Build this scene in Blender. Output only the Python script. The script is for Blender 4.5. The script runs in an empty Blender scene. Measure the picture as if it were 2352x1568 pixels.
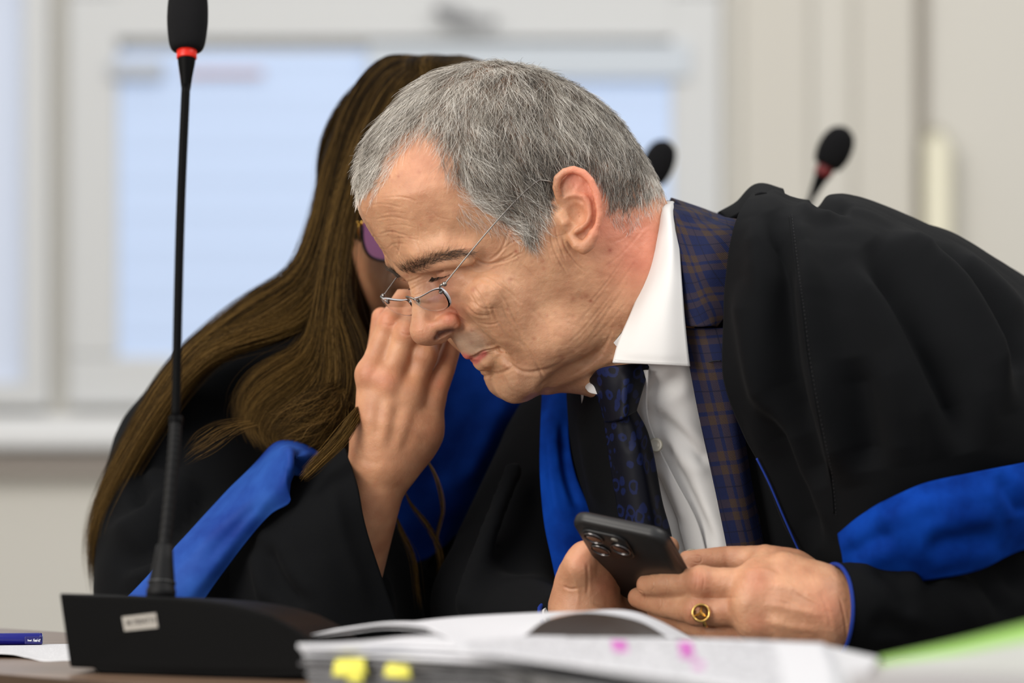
import bpy, math, os, random
import numpy as np
from mathutils import Vector, Matrix
C = bpy.context.scene.collection
sc = bpy.context.scene
rng = np.random.default_rng(7)
random.seed(7)

# ------------------------------------------------------------------ camera
# a 135 mm lens about three metres from the sitters, a hand's breadth above the table
FPX = 8820.0
EYE = np.array([0.0, -3.0, 0.915])
cam_d = bpy.data.cameras.new('camera')
cam = bpy.data.objects.new('camera', cam_d); C.objects.link(cam)
cam.location = EYE.tolist(); cam.rotation_euler = (math.pi/2, 0, 0)
cam_d.lens = 135.0; cam_d.sensor_width = 36.0
cam_d.shift_y = 216/2352.0
cam_d.clip_start = 0.05; cam_d.clip_end = 60
cam_d.dof.use_dof = True; cam_d.dof.focus_distance = 3.02; cam_d.dof.aperture_fstop = 4.2
sc.camera = cam

# ------------------------------------------------------------------ light
sc.view_settings.view_transform = 'Standard'
sc.view_settings.look = 'None'
sc.view_settings.exposure = 0.0
sc.view_settings.gamma = 1.0
sc.cycles.use_denoising = True
sc.cycles.max_bounces = 8
world = bpy.data.worlds.new('world'); sc.world = world; world.use_nodes = True
world.node_tree.nodes['Background'].inputs[0].default_value = (0.95, 0.97, 1.0, 1)
world.node_tree.nodes['Background'].inputs[1].default_value = 0.73

def area(name, loc, target, sx, sy, power, col):
    l = bpy.data.lights.new(name, 'AREA'); l.shape = 'RECTANGLE'; l.size = sx; l.size_y = sy
    l.energy = power; l.color = col
    o = bpy.data.objects.new(name, l); C.objects.link(o); o.location = loc
    d = Vector(target) - Vector(loc); o.rotation_euler = d.to_track_quat('-Z', 'Y').to_euler()
    return o
area('ceiling_light_left', (-1.3, -0.9, 2.85), (-0.2, 0.1, 1.0), 1.3, 0.9, 27, (1.0, 0.93, 0.84))
area('ceiling_light_right', (1.5, -0.6, 2.85), (0.3, 0.1, 1.0), 1.3, 0.9, 24, (1.0, 0.95, 0.88))
area('front_fill_left', (-2.3, -2.3, 1.75), (0.05, 0.0, 1.02), 1.8, 1.5, 68, (1.0, 0.95, 0.88))  # fill lamp added to brighten faces and shirt from the front left
area('ceiling_light_back', (0.2, 2.0, 2.85), (0.0, 5.0, 0.9), 3.4, 0.9, 52, (1.0, 0.97, 0.92))

# ------------------------------------------------------------------ helpers
def W(px, py, d):
    """the point that stands d metres in front of the camera and is seen at (px, py)"""
    return np.array([(px-1176)/FPX*d, d-3.0, EYE[2]+(1000-py)/FPX*d])
def project(P):
    d = P[..., 1]+3.0
    return np.stack([1176+P[..., 0]*FPX/d, 1000-(P[..., 2]-EYE[2])*FPX/d], -1)

def mesh_obj(name, verts, faces, mat=None, parent=None, smooth=True):
    me = bpy.data.meshes.new(name)
    v = np.asarray(verts, dtype=np.float32)
    if isinstance(faces, np.ndarray):
        k = faces.shape[1]; n = len(faces)
        me.vertices.add(len(v)); me.vertices.foreach_set('co', v.ravel())
        me.loops.add(n*k); me.loops.foreach_set('vertex_index', faces.astype(np.int32).ravel())
        me.polygons.add(n); me.polygons.foreach_set('loop_start', np.arange(0, n*k, k, dtype=np.int32))
        me.update(calc_edges=True)
    else:
        me.from_pydata([tuple(map(float, p)) for p in v], [], [tuple(int(i) for i in f) for f in faces])
    me.validate(); me.update()
    if smooth: me.polygons.foreach_set('use_smooth', np.ones(len(me.polygons), dtype=bool))
    if mat:
        for m in (mat if isinstance(mat, (list, tuple)) else [mat]): me.materials.append(m)
    o = bpy.data.objects.new(name, me); C.objects.link(o)
    if parent: o.parent = parent
    return o
def join_parts(parts):
    vs, fs, off = [], [], 0
    for v, f in parts:
        v = np.asarray(v, float); vs.append(v)
        fs += [tuple(int(i)+off for i in q) for q in f]; off += len(v)
    return np.concatenate(vs), fs
def thing(name, label, cat, group=None, loc=(0, 0, 0)):
    o = bpy.data.objects.new(name, None); C.objects.link(o); o.location = loc
    o.empty_display_size = .05
    o['label'] = label; o['category'] = cat
    if group: o['group'] = group
    return o
def tag(o, label, cat, group=None):
    o['label'] = label; o['category'] = cat
    if group: o['group'] = group
    return o
def struct(o): o['kind'] = 'structure'; return o
def vcol(o, name, arr):
    a = o.data.attributes.new(name, 'FLOAT_COLOR', 'POINT')
    full = np.ones((len(arr), 4), dtype=np.float32); full[:, :3] = arr
    a.data.foreach_set('color', full.ravel())
def vflt(o, name, arr):
    a = o.data.attributes.new(name, 'FLOAT', 'POINT'); a.data.foreach_set('value', np.asarray(arr, dtype=np.float32))

class NT:
    """small wrapper round a material's node tree"""
    def __init__(s, name):
        s.m = bpy.data.materials.new(name); s.m.use_nodes = True; s.t = s.m.node_tree
        s.n = s.t.nodes; s.l = s.t.links; s.b = s.n['Principled BSDF']; s.out = s.n['Material Output']
    def add(s, typ, **kw):
        x = s.n.new(typ)
        for k, v in kw.items():
            if hasattr(x, k): setattr(x, k, v)
        return x
    def link(s, a, b): s.l.new(a, b)
def pmat(name, col, rough=0.6, spec=0.5, metal=0.0, **kw):
    t = NT(name); b = t.b
    b.inputs['Base Color'].default_value = (*col, 1); b.inputs['Roughness'].default_value = rough
    b.inputs['Specular IOR Level'].default_value = spec; b.inputs['Metallic'].default_value = metal
    for k, v in kw.items(): b.inputs[k.replace('_', ' ')].default_value = v
    return t
def add_noise_bump(t, scale, strength, dist=0.001, detail=4, coord='Object', aniso=None):
    tc = t.add('ShaderNodeTexCoord'); mp = t.add('ShaderNodeMapping'); nz = t.add('ShaderNodeTexNoise'); bp = t.add('ShaderNodeBump')
    nz.inputs['Scale'].default_value = scale; nz.inputs['Detail'].default_value = detail
    if aniso: mp.inputs['Scale'].default_value = aniso
    bp.inputs['Strength'].default_value = strength; bp.inputs['Distance'].default_value = dist
    t.link(tc.outputs[coord], mp.inputs[0]); t.link(mp.outputs[0], nz.inputs['Vector'])
    t.link(nz.outputs['Fac'], bp.inputs['Height']); t.link(bp.outputs[0], t.b.inputs['Normal'])
    return nz, bp
def noise_color(t, c1, c2, scale, detail=4, coord='Object', lo=.35, hi=.65):
    tc = t.add('ShaderNodeTexCoord'); nz = t.add('ShaderNodeTexNoise'); r = t.add('ShaderNodeValToRGB')
    nz.inputs['Scale'].default_value = scale; nz.inputs['Detail'].default_value = detail
    r.color_ramp.elements[0].color = (*c1, 1); r.color_ramp.elements[1].color = (*c2, 1)
    r.color_ramp.elements[0].position = lo; r.color_ramp.elements[1].position = hi
    t.link(tc.outputs[coord], nz.inputs['Vector']); t.link(nz.outputs['Fac'], r.inputs[0]); t.link(r.outputs[0], t.b.inputs['Base Color'])
    return r

# ---- splines and lofts
def spline(P, n, closed=False):
    """Catmull-Rom through the points, n samples (uniform in parameter)"""
    P = np.asarray(P, float); m = len(P)
    if closed: Q = np.concatenate([P[-1:], P, P[:2]])
    else: Q = np.concatenate([2*P[:1]-P[1:2], P, 2*P[-1:]-P[-2:-1]])
    segs = m if closed else m-1
    t = np.linspace(0, segs, n, endpoint=not closed); i = np.minimum(t.astype(int), segs-1); u = (t-i)
    u = u.reshape((-1,)+(1,)*(P.ndim-1))
    a, b, c, d = Q[i], Q[i+1], Q[i+2], Q[i+3]
    return 0.5*((2*b)+(-a+c)*u+(2*a-5*b+4*c-d)*u**2+(-a+3*b-3*c+d)*u**3)
def grid_faces(nu, nv, cu=False, cv=False):
    f = []
    for i in range(nu if cu else nu-1):
        for j in range(nv if cv else nv-1):
            a = i*nv+j; b = i*nv+(j+1) % nv; c = ((i+1) % nu)*nv+(j+1) % nv; d = ((i+1) % nu)*nv+j
            f.append((a, b, c, d))
    return f
def patch(G, nu, nv):
    """smooth surface through a control grid G[i][j] of points; returns (nu,nv,3)"""
    G = np.asarray(G, float)
    A = spline(G, nu); B = spline(np.swapaxes(A, 0, 1), nv)
    return np.swapaxes(B, 0, 1)
def tube(P, r, seg=10, caps=True, flat=None):
    """tube along polyline P, radius r (scalar or array); parallel transport frame"""
    P = np.asarray(P, float); n = len(P); r = np.broadcast_to(np.asarray(r, float), (n,))
    T = np.gradient(P, axis=0); T /= np.linalg.norm(T, axis=1)[:, None]+1e-12
    up = np.array([0, 0, 1.0]) if abs(T[0][2]) < .9 else np.array([1.0, 0, 0])
    N = np.cross(T[0], up); N /= np.linalg.norm(N); V = []
    for i in range(n):
        N = N-T[i]*np.dot(N, T[i]); N /= np.linalg.norm(N); B = np.cross(T[i], N)
        for k in range(seg):
            a = 2*math.pi*k/seg; V.append(P[i]+r[i]*(math.cos(a)*N+math.sin(a)*B*(flat or 1)))
    F = grid_faces(n, seg, False, True)
    if caps: F.append(tuple(range(seg))[::-1]); F.append(tuple((n-1)*seg+k for k in range(seg)))
    return np.array(V), F
def lathe(prof, seg=32, axis_p=(0, 0, 0), axis_d=(0, 0, 1)):
    """prof: (r, h) pairs turned about an axis"""
    d = np.array(axis_d, float); d /= np.linalg.norm(d); o = np.array(axis_p, float)
    a = np.array([1.0, 0, 0]) if abs(d[0]) < .9 else np.array([0, 1.0, 0])
    x = np.cross(d, a); x /= np.linalg.norm(x); y = np.cross(d, x); V = []
    for r, h in prof:
        for k in range(seg):
            t = 2*math.pi*k/seg; V.append(o+d*h+r*(math.cos(t)*x+math.sin(t)*y))
    F = grid_faces(len(prof), seg, False, True)
    F.append(tuple(range(seg))[::-1]); F.append(tuple((len(prof)-1)*seg+k for k in range(seg)))
    return np.array(V), F
def boxm(c, sx, sy, sz, X=(1, 0, 0), Y=(0, 1, 0), Z=(0, 0, 1)):
    c, X, Y, Z = [np.array(q, float) for q in (c, X, Y, Z)]
    V = [c+X*sx*i/2+Y*sy*j/2+Z*sz*k/2 for i in (-1, 1) for j in (-1, 1) for k in (-1, 1)]
    return np.array(V), [(0, 1, 3, 2), (4, 6, 7, 5), (0, 4, 5, 1), (2, 3, 7, 6), (0, 2, 6, 4), (1, 5, 7, 3)]
def solid(o, th, off=0.0):
    m = o.modifiers.new('thickness', 'SOLIDIFY'); m.thickness = th; m.offset = off; return o
def subd(o, lv=1):
    m = o.modifiers.new('subd', 'SUBSURF'); m.levels = lv; m.render_levels = lv; return o
def bevel(o, w, seg=2):
    m = o.modifiers.new('bevel', 'BEVEL'); m.width = w; m.segments = seg; m.limit_method = 'ANGLE'; return o
def vnoise(P, scale, seed=0, octaves=3):
    """cheap smooth value noise on points, about -1..1"""
    r = np.random.default_rng(seed); out = np.zeros(len(P))
    for o in range(octaves):
        for _ in range(5):
            k = r.normal(size=3); k /= np.linalg.norm(k); ph = r.uniform(0, 6.28)
            k2 = r.normal(size=3); ph2 = r.uniform(0, 6.28)
            out += np.sin(P@k*scale*(2**o)*r.uniform(.7, 1.3)+ph+1.3*np.sin(P@k2*scale*(2**o)*.6+ph2))/5/(1.6**o)
    return out
def inpoly(pts, poly):
    x, y = pts[:, 0], pts[:, 1]; poly = np.asarray(poly, float); c = np.zeros(len(pts), bool)
    j = len(poly)-1
    for i in range(len(poly)):
        xi, yi = poly[i]; xj, yj = poly[j]
        m = ((yi > y) != (yj > y)) & (x < (xj-xi)*(y-yi)/((yj-yi) or 1e-9)+xi); c ^= m; j = i
    return c
def segdist(pts, line, closed=False):
    """distance of 2D/3D points to a polyline, and the parameter 0..1 along it"""
    L = np.asarray(line, float)
    if closed: L = np.concatenate([L, L[:1]])
    best = np.full(len(pts), 1e9); par = np.zeros(len(pts)); n = len(L)-1
    for i in range(n):
        a, b = L[i], L[i+1]; ab = b-a; t = np.clip(((pts-a)@ab)/(ab@ab+1e-12), 0, 1)
        d = np.linalg.norm(pts-(a+t[:, None]*ab), axis=1); m = d < best
        best[m] = d[m]; par[m] = (i+t[m])/n
    return best, par

# ---- implicit sculpting on a grid, meshed with surface nets
class Sculpt:
    def __init__(s, lo, hi, h):
        s.lo = np.array(lo, float); s.h = h
        s.n = np.ceil((np.array(hi)-s.lo)/h).astype(int)+1
        s.ax = [(s.lo[i]+np.arange(s.n[i])*h).astype(np.float32) for i in range(3)]
        s.D = np.full(s.n, 0.05, dtype=np.float32)
    def block(s, lo, hi):
        a = np.clip(np.floor((np.array(lo)-s.lo)/s.h).astype(int), 0, s.n); b = np.clip(np.ceil((np.array(hi)-s.lo)/s.h).astype(int)+1, 0, s.n)
        sl = tuple(slice(a[i], b[i]) for i in range(3))
        X = s.ax[0][sl[0]][:, None, None]; Y = s.ax[1][sl[1]][None, :, None]; Z = s.ax[2][sl[2]][None, None, :]
        return sl, X, Y, Z
    def op(s, sl, d, k, mode):
        cur = s.D[sl]
        if d.size == 0: return
        if mode == 'sub':
            d = -d
            if k > 0:
                h = np.clip(.5-.5*(cur-d)/k, 0, 1); s.D[sl] = cur*(1-h)+d*h+k*h*(1-h)
            else: s.D[sl] = np.maximum(cur, d)
        else:
            if k > 0:
                h = np.clip(.5+.5*(cur-d)/k, 0, 1); s.D[sl] = cur*(1-h)+d*h-k*h*(1-h)
            else: s.D[sl] = np.minimum(cur, d)
    def ell(s, c, r, k=.005, mode='add', R=None, mirror=False):
        c = np.array(c, float); r = np.array(r, float); m = max(r)*1.05+k+.006
        for sg in ((1, -1) if mirror else (1,)):
            cc = c*[sg, 1, 1]; sl, X, Y, Z = s.block(cc-m, cc+m)
            X = (X-cc[0])*sg; Y = Y-cc[1]; Z = Z-cc[2]
            if R is not None: X, Y, Z = [R[i][0]*X+R[i][1]*Y+R[i][2]*Z for i in range(3)]
            k0 = np.sqrt((X/r[0])**2+(Y/r[1])**2+(Z/r[2])**2); k1 = np.sqrt((X/r[0]**2)**2+(Y/r[1]**2)**2+(Z/r[2]**2)**2)+1e-9
            s.op(sl, k0*(k0-1)/k1, k, mode)
    def cap(s, P, r, k=.004, mode='add', mirror=False, flat=None):
        """chain of round cones; flat=(axis, f): squeeze along a direction (f>1 makes it thinner)"""
        P = [np.array(p, float) for p in P]; r = list(np.broadcast_to(r, (len(P),)))
        for sg in ((1, -1) if mirror else (1,)):
            Q = [p*[sg, 1, 1] for p in P]; m = max(r)*(1.0)+k+.005
            lo = np.min(Q, axis=0)-m; hi = np.max(Q, axis=0)+m
            sl, X, Y, Z = s.block(lo, hi)
            if s.D[sl].size == 0: continue
            best = None
            for a, b, ra, rb in zip(Q[:-1], Q[1:], r[:-1], r[1:]):
                ab = b-a; L = ab@ab+1e-12
                t = np.clip(((X-a[0])*ab[0]+(Y-a[1])*ab[1]+(Z-a[2])*ab[2])/L, 0, 1)
                dx, dy, dz = X-a[0]-t*ab[0], Y-a[1]-t*ab[1], Z-a[2]-t*ab[2]
                if flat is not None:
                    ax = np.array(flat[0], float)*([sg, 1, 1]); ax /= np.linalg.norm(ax); q = (dx*ax[0]+dy*ax[1]+dz*ax[2])*(flat[1]-1)
                    dx, dy, dz = dx+q*ax[0], dy+q*ax[1], dz+q*ax[2]
                d = np.sqrt(dx*dx+dy*dy+dz*dz)-(ra+(rb-ra)*t)
                best = d if best is None else np.minimum(best, d)
            s.op(sl, best.astype(np.float32), k, mode)
    def blur(s, n=1):
        for _ in range(n):
            for ax in range(3):
                D = s.D; P = np.concatenate([np.take(D, [0], ax), D, np.take(D, [-1], ax)], ax); m = D.shape[ax]
                s.D = (.25*np.take(P, range(0, m), ax)+.5*D+.25*np.take(P, range(2, m+2), ax)).astype(np.float32)
    def mesh(s, smooth=2):
        D = s.D; nx, ny, nz = D.shape; ins = D < 0
        cnt = np.zeros((nx-1, ny-1, nz-1), np.int8)
        for i in (0, 1):
            for j in (0, 1):
                for k in (0, 1): cnt += ins[i:nx-1+i, j:ny-1+j, k:nz-1+k]
        act = np.argwhere((cnt > 0) & (cnt < 8)); idx = -np.ones(cnt.shape, np.int64)
        idx[tuple(act.T)] = np.arange(len(act))
        acc = np.zeros((len(act), 3)); num = np.zeros(len(act))
        cor = [(i, j, k) for i in (0, 1) for j in (0, 1) for k in (0, 1)]
        val = {c: D[act[:, 0]+c[0], act[:, 1]+c[1], act[:, 2]+c[2]].astype(float) for c in cor}
        for a in cor:
            for ax in range(3):
                if a[ax] == 0:
                    b = list(a); b[ax] = 1; b = tuple(b); va, vb = val[a], val[b]; m = (va < 0) != (vb < 0)
                    t = va[m]/(va[m]-vb[m]); p = np.tile(np.array(a, float), (m.sum(), 1)); p[:, ax] += t
                    acc[m] += p; num[m] += 1
        V = s.lo+(act+acc/num[:, None])*s.h; F = []
        for ax in range(3):
            o1, o2 = [(1, 2), (2, 0), (0, 1)][ax]
            A = ins; sl0 = [slice(None)]*3; sl1 = [slice(None)]*3; sl0[ax] = slice(0, -1); sl1[ax] = slice(1, None)
            e = A[tuple(sl0)] != A[tuple(sl1)]; w = np.argwhere(e)
            w = w[(w[:, o1] > 0) & (w[:, o2] > 0) & (w[:, o1] < s.n[o1]-1) & (w[:, o2] < s.n[o2]-1)]
            inside = A[tuple(w.T)]
            def cid(d1, d2):
                q = w.copy(); q[:, o1] -= d1; q[:, o2] -= d2; return idx[tuple(q.T)]
            q = np.stack([cid(1, 1), cid(0, 1), cid(0, 0), cid(1, 0)], 1)
            q[~inside] = q[~inside][:, ::-1]; F.append(q)
        F = np.concatenate(F); F = F[(F >= 0).all(1)]
        return relax(V, F, smooth), F
def edges_of(F):
    k = F.shape[1]; E = np.concatenate([np.stack([F[:, i], F[:, (i+1) % k]], 1) for i in range(k)])
    E.sort(axis=1); return np.unique(E[:, 0]*(E.max()+1)+E[:, 1]), E.max()+1
def relax(V, F, n, lam=.5):
    if n == 0: return V
    key, m = edges_of(F); a, b = key//m, key % m; N = len(V)
    deg = np.bincount(a, minlength=N)+np.bincount(b, minlength=N); deg = np.maximum(deg, 1)
    for it in range(n):
        for L in ((lam, -lam*.96) if n > 1 else (lam,)):
            S = np.stack([np.bincount(a, V[b, i], N)+np.bincount(b, V[a, i], N) for i in range(3)], 1)/deg[:, None]
            V = V+L*(S-V)
    return V
def normals(V, F):
    n = np.cross(V[F[:, 2]]-V[F[:, 0]], V[F[:, 3]]-V[F[:, 1]]) if F.shape[1] == 4 else np.cross(V[F[:, 1]]-V[F[:, 0]], V[F[:, 2]]-V[F[:, 0]])
    N = np.zeros_like(V)
    for k in range(F.shape[1]):
        for i in range(3): N[:, i] += np.bincount(F[:, k], n[:, i], len(V))
    return N/(np.linalg.norm(N, axis=1)[:, None]+1e-12)
def subdivide(V, F):
    """one linear quad subdivision"""
    E = np.concatenate([np.stack([F[:, i], F[:, (i+1) % 4]], 1) for i in range(4)]); Es = np.sort(E, 1)
    M = len(V); key = Es[:, 0].astype(np.int64)*M+Es[:, 1]; u, inv = np.unique(key, return_inverse=True)
    mid = (V[u//M]+V[u % M])/2; fc = V[F].mean(1); n = len(F); ne = len(u); inv = inv.reshape(4, n)
    V2 = np.concatenate([V, mid, fc]); c = M+ne+np.arange(n)
    return V2, np.concatenate([np.stack([F[:, i], M+inv[i], c, M+inv[(i-1) % 4]], 1) for i in range(4)])
# ------------------------------------------------------------------ the room
YB = 5.0                                   # the back wall stands eight metres from the lens
wall_m = pmat('painted_wall', (.64, .62, .57), .8, .2); add_noise_bump(wall_m, 30, .1)
def slab(name, x0, x1, y0, y1, z0, z1, mat, parent=None, bev=0):
    v, f = boxm(((x0+x1)/2, (y0+y1)/2, (z0+z1)/2), x1-x0, y1-y0, z1-z0)
    o = mesh_obj(name, v, f, mat, parent, smooth=False)
    if bev: bevel(o, bev)
    return o
def bx(px): return (px-1176)/FPX*8.0
def bz(py): return .915+(1000-py)/FPX*8.0
struct(slab('wall_back', -3.2, 3.6, YB, YB+.2, 0, 3.0, wall_m.m))
struct(slab('wall_left', -3.4, -3.2, -3.5, YB+.2, 0, 3.0, wall_m.m))
struct(slab('wall_right', 3.6, 3.8, -3.5, YB+.2, 0, 3.0, wall_m.m))
floor_m = pmat('grey_linoleum', (.22, .20, .18), .45, .4); noise_color(floor_m, (.20, .18, .16), (.26, .24, .21), 9)
struct(slab('floor', -3.4, 3.8, -3.5, YB+.2, -.1, 0, floor_m.m))
frame_m = pmat('white_window_paint', (.60, .61, .615), .45, .4)
blind_m = NT('daylit_blind'); b = blind_m.b
b.inputs['Base Color'].default_value = (.46, .56, .76, 1); b.inputs['Roughness'].default_value = .7
b.inputs['Emission Color'].default_value = (.60, .75, 1.0, 1); b.inputs['Emission Strength'].default_value = .22
tc = blind_m.add('ShaderNodeTexCoord'); wv = blind_m.add('ShaderNodeTexWave'); wv.bands_direction = 'Z'; wv.inputs['Scale'].default_value = 9
bp = blind_m.add('ShaderNodeBump'); bp.inputs['Strength'].default_value = .1; bp.inputs['Distance'].default_value = .01
blind_m.link(tc.outputs['Object'], wv.inputs['Vector']); blind_m.link(wv.outputs['Fac'], bp.inputs['Height']); blind_m.link(bp.outputs[0], b.inputs['Normal'])
glass_l = pmat('frosted_daylit_glass', (.54, .59, .70), .5, .4); glass_l.b.inputs['Emission Color'].default_value = (.70, .80, 1.0, 1); glass_l.b.inputs['Emission Strength'].default_value = .15
head_m = pmat('blind_headrail_grey_blue', (.55, .60, .66), .5, .4)
def frame_rect(x0, x1, z0, z1, w, y0, y1):
    return join_parts([boxm(((x0+x1)/2, (y0+y1)/2, z1-w/2), x1-x0, y1-y0, w), boxm(((x0+x1)/2, (y0+y1)/2, z0+w/2), x1-x0, y1-y0, w),
        boxm((x0+w/2, (y0+y1)/2, (z0+z1)/2), w, y1-y0, z1-z0-2*w), boxm((x1-w/2, (y0+y1)/2, (z0+z1)/2), w, y1-y0, z1-z0-2*w)])
w1 = thing('window_1', 'white framed window with a pale blue daylit blind pulled down', 'window'); struct(w1)
v, f = frame_rect(bx(160), bx(1655), bz(935), bz(-120), .105, YB-.045, YB-.001); bevel(mesh_obj('window_frame', v, f, frame_m.m, w1, False), .008)
v, f = boxm((bx(905), YB-.0225, bz(30)), bx(1655)-bx(160)-.2, .043, bz(-30)-bz(95)); mesh_obj('transom', v, f, frame_m.m, w1, False)
# the blind: a gently ribbed sheet
P = [[(bx(250)+(bx(1632)-bx(250))*i/3, YB-.03-.0012*math.sin(j*1.3), bz(120+j*(830-120)/40)) for i in range(4)] for j in range(41)]
mesh_obj('blind', np.array(P).reshape(-1, 3), grid_faces(41, 4), blind_m.m, w1)
v, f = boxm((bx(1215), YB-.045, bz(146)), bx(1632)-bx(900), .03, .07); mesh_obj('blind_headrail', v, f, head_m.m, w1, False)
v, f = boxm((bx(320), YB-.05, bz(165)), .11, .03, .035); mesh_obj('blind_bracket', v, f, pmat('bracket_grey', (.45, .48, .53), .5).m, w1, False)
v, f = boxm((bx(520), YB-.05, bz(172)), .16, .01, .012); mesh_obj('blind_tag', v, f, pmat('faded_pink_tag', (.6, .42, .40), .6).m, w1, False)
v, f = join_parts([tube([(bx(1005), YB-.09, bz(30)), (bx(1040), YB-.10, bz(42)), (bx(1075), YB-.10, bz(56))], [.012, .018, .012]), tube([(bx(1075), YB-.10, bz(56)), (bx(1140), YB-.11, bz(62))], .009)])
mesh_obj('window_handle', v, f, pmat('dull_grey_metal', (.30, .30, .31), .4, metal=.3).m, w1)
w2 = thing('window_2', 'edge of a second white window with frosted daylit pane at left', 'window'); struct(w2)
v, f = frame_rect(bx(-900), bx(120), bz(935), bz(-120), .05, YB-.07, YB-.001); mesh_obj('window_frame', v, f, frame_m.m, w2, False)
v, f = boxm((bx(-400), YB-.02, bz(400)), bx(75)-bx(-850), .02, bz(-70)-bz(890)); mesh_obj('pane', v, f, glass_l.m, w2, False)
struct(slab('trim_1', bx(-1200), bx(1640), YB-.10, YB-.001, bz(1030), bz(955), pmat('white_sill_paint', (.76, .77, .78), .4).m, None, .012))      # window sill
sill_shadow_m = pmat('painted_sill_shadow', (.34, .30, .27), .6)  # brown strip painted in for the shadow below the sill
struct(slab('sill_shadow_strip', bx(-1200), bx(1640), YB-.05, YB-.001, bz(1088), bz(1042), sill_shadow_m.m))
trimb = pmat('beige_board', (.60, .575, .52), .7, .2)
struct(slab('trim_3', bx(1700), bx(1860), YB-.03, YB-.001, .0, 2.9, trimb.m, None, .01))
struct(slab('trim_4', bx(1960), bx(2100), YB-.05, YB-.001, .0, 2.9, trimb.m, None, .012))
struct(slab('trim_5', bx(2104), bx(2128), YB-.02, YB-.001, .0, 2.9, pmat('taupe_gap', (.30, .27, .23), .8).m))
v, f = tube([(bx(2146), YB-.07, .0), (bx(2146), YB-.07, bz(345)), (bx(2146), YB-.01, bz(325))], .030, 16)
pipe = mesh_obj('heating_pipe', v, f, pmat('cream_enamel', (.78, .74, .58), .4).m); tag(pipe, 'cream painted vertical pipe on the beige wall at far right', 'pipe')

# ------------------------------------------------------------------ the table
wood_m = NT('walnut_laminate'); b = wood_m.b; b.inputs['Roughness'].default_value = .30; b.inputs['Specular IOR Level'].default_value = .5
tc = wood_m.add('ShaderNodeTexCoord'); mp = wood_m.add('ShaderNodeMapping'); mp.inputs['Scale'].default_value = (2, 40, 10); mp.inputs['Rotation'].default_value = (0, 0, .82)
nz = wood_m.add('ShaderNodeTexNoise'); nz.inputs['Scale'].default_value = 3; nz.inputs['Detail'].default_value = 6; r_ = wood_m.add('ShaderNodeValToRGB')
r_.color_ramp.elements[0].color = (.13, .075, .045, 1); r_.color_ramp.elements[1].color = (.24, .155, .105, 1); r_.color_ramp.elements[0].position = .35; r_.color_ramp.elements[1].position = .65
wood_m.link(tc.outputs['Object'], mp.inputs[0]); wood_m.link(mp.outputs[0], nz.inputs['Vector']); wood_m.link(nz.outputs['Fac'], r_.inputs[0]); wood_m.link(r_.outputs[0], b.inputs['Base Color'])
edge_m = pmat('dark_brown_edge_band', (.055, .030, .015), .4)
TE = np.array([.68, -.735, 0]); TE /= np.linalg.norm(TE); TN = np.array([.735, .68, 0]); TN /= np.linalg.norm(TN)
T0 = np.array([-.3547, -.34, .75])
table = thing('courtroom_desk', 'long brown laminate desk the papers and microphone stand on', 'table')
c = T0+TE*.35+TN*.185
v, f = boxm(c-np.array([0, 0, .0125]), 2.3, .366, .025, TE, TN); bevel(mesh_obj('desk_top', v, f, wood_m.m, table, False), .0015)
v, f = boxm(c-TN*.1855-np.array([0, 0, .0125]), 2.3, .004, .0246, TE, TN); mesh_obj('edge_band', v, f, edge_m.m, table, False)
v, f = boxm(c-TN*.14-np.array([0, 0, .3]), 2.2, .018, .549, TE, TN); mesh_obj('modesty_panel', v, f, edge_m.m, table, False)
for s_ in (-1.05, 1.05):
    v, f = boxm(c+TE*s_+np.array([0, 0, -.3875]), .03, .32, .725, TE, TN); mesh_obj('leg', v, f, wood_m.m, table, False)
# ------------------------------------------------------------------ the man's head
def frame(yaw, pitch, roll):
    th, p, r = map(math.radians, (yaw, pitch, roll))
    F = np.array([-math.cos(p)*math.cos(th), -math.cos(p)*math.sin(th), -math.sin(p)])
    S = np.array([math.sin(th), -math.cos(th), 0.0]); U = np.cross(F, S)
    if U[2] < 0: U = -U
    c, s_ = math.cos(r), math.sin(r)
    f = lambda v: np.array([v[0]*c-v[2]*s_, v[1], v[0]*s_+v[2]*c])
    return f(S), f(F), f(U)
HS, HF, HU = frame(20, 18.9, 11)
HO = W(1290, 500, 3.0)-HS*.072
HM = np.array([HS, HF, HU])                      # local (s,f,u) -> world: p@HM+HO
def h2w(p): return np.asarray(p)@HM+HO
def w2h(p): return (np.asarray(p)-HO)@HM.T
def hp(px, py, s):
    """head coordinates of the point at lateral offset s that is seen at (px,py)"""
    D = W(px, py, 4.)-EYE; r = np.linalg.solve(np.array([HF, HU, -D]).T, EYE-HO-s*HS); return np.array([s, r[0], r[1]])
OUT = np.array([(.1165,.08),(.1165,.060),(.1152,.045),(.1138,.034),(.1100,.0215),(.103,.010),(.099,-.005),(.098,-.02),(.0985,-.035),(.1005,-.0425),
    (.0990,-.049),(.0970,-.057),(.0925,-.064),(.088,-.0675),(.0885,-.073),(.0875,-.080),(.0840,-.0855),(.0855,-.092),(.0865,-.098),(.0855,-.104),(.081,-.111),(.071,-.1155),
    (.06,-.1175),(.045,-.121),(.028,-.122),(.0,-.120),(-.04,-.11),(-.08,-.085),(-.1,-.05),(-.109,-.02),(-.1095,.01),(-.103,.045),(-.088,.078),
    (-.066,.106),(-.04,.127),(-.01,.139),(.02,.1405),(.05,.134),(.075,.124),(.098,.105),(.11,.091)])
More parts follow.
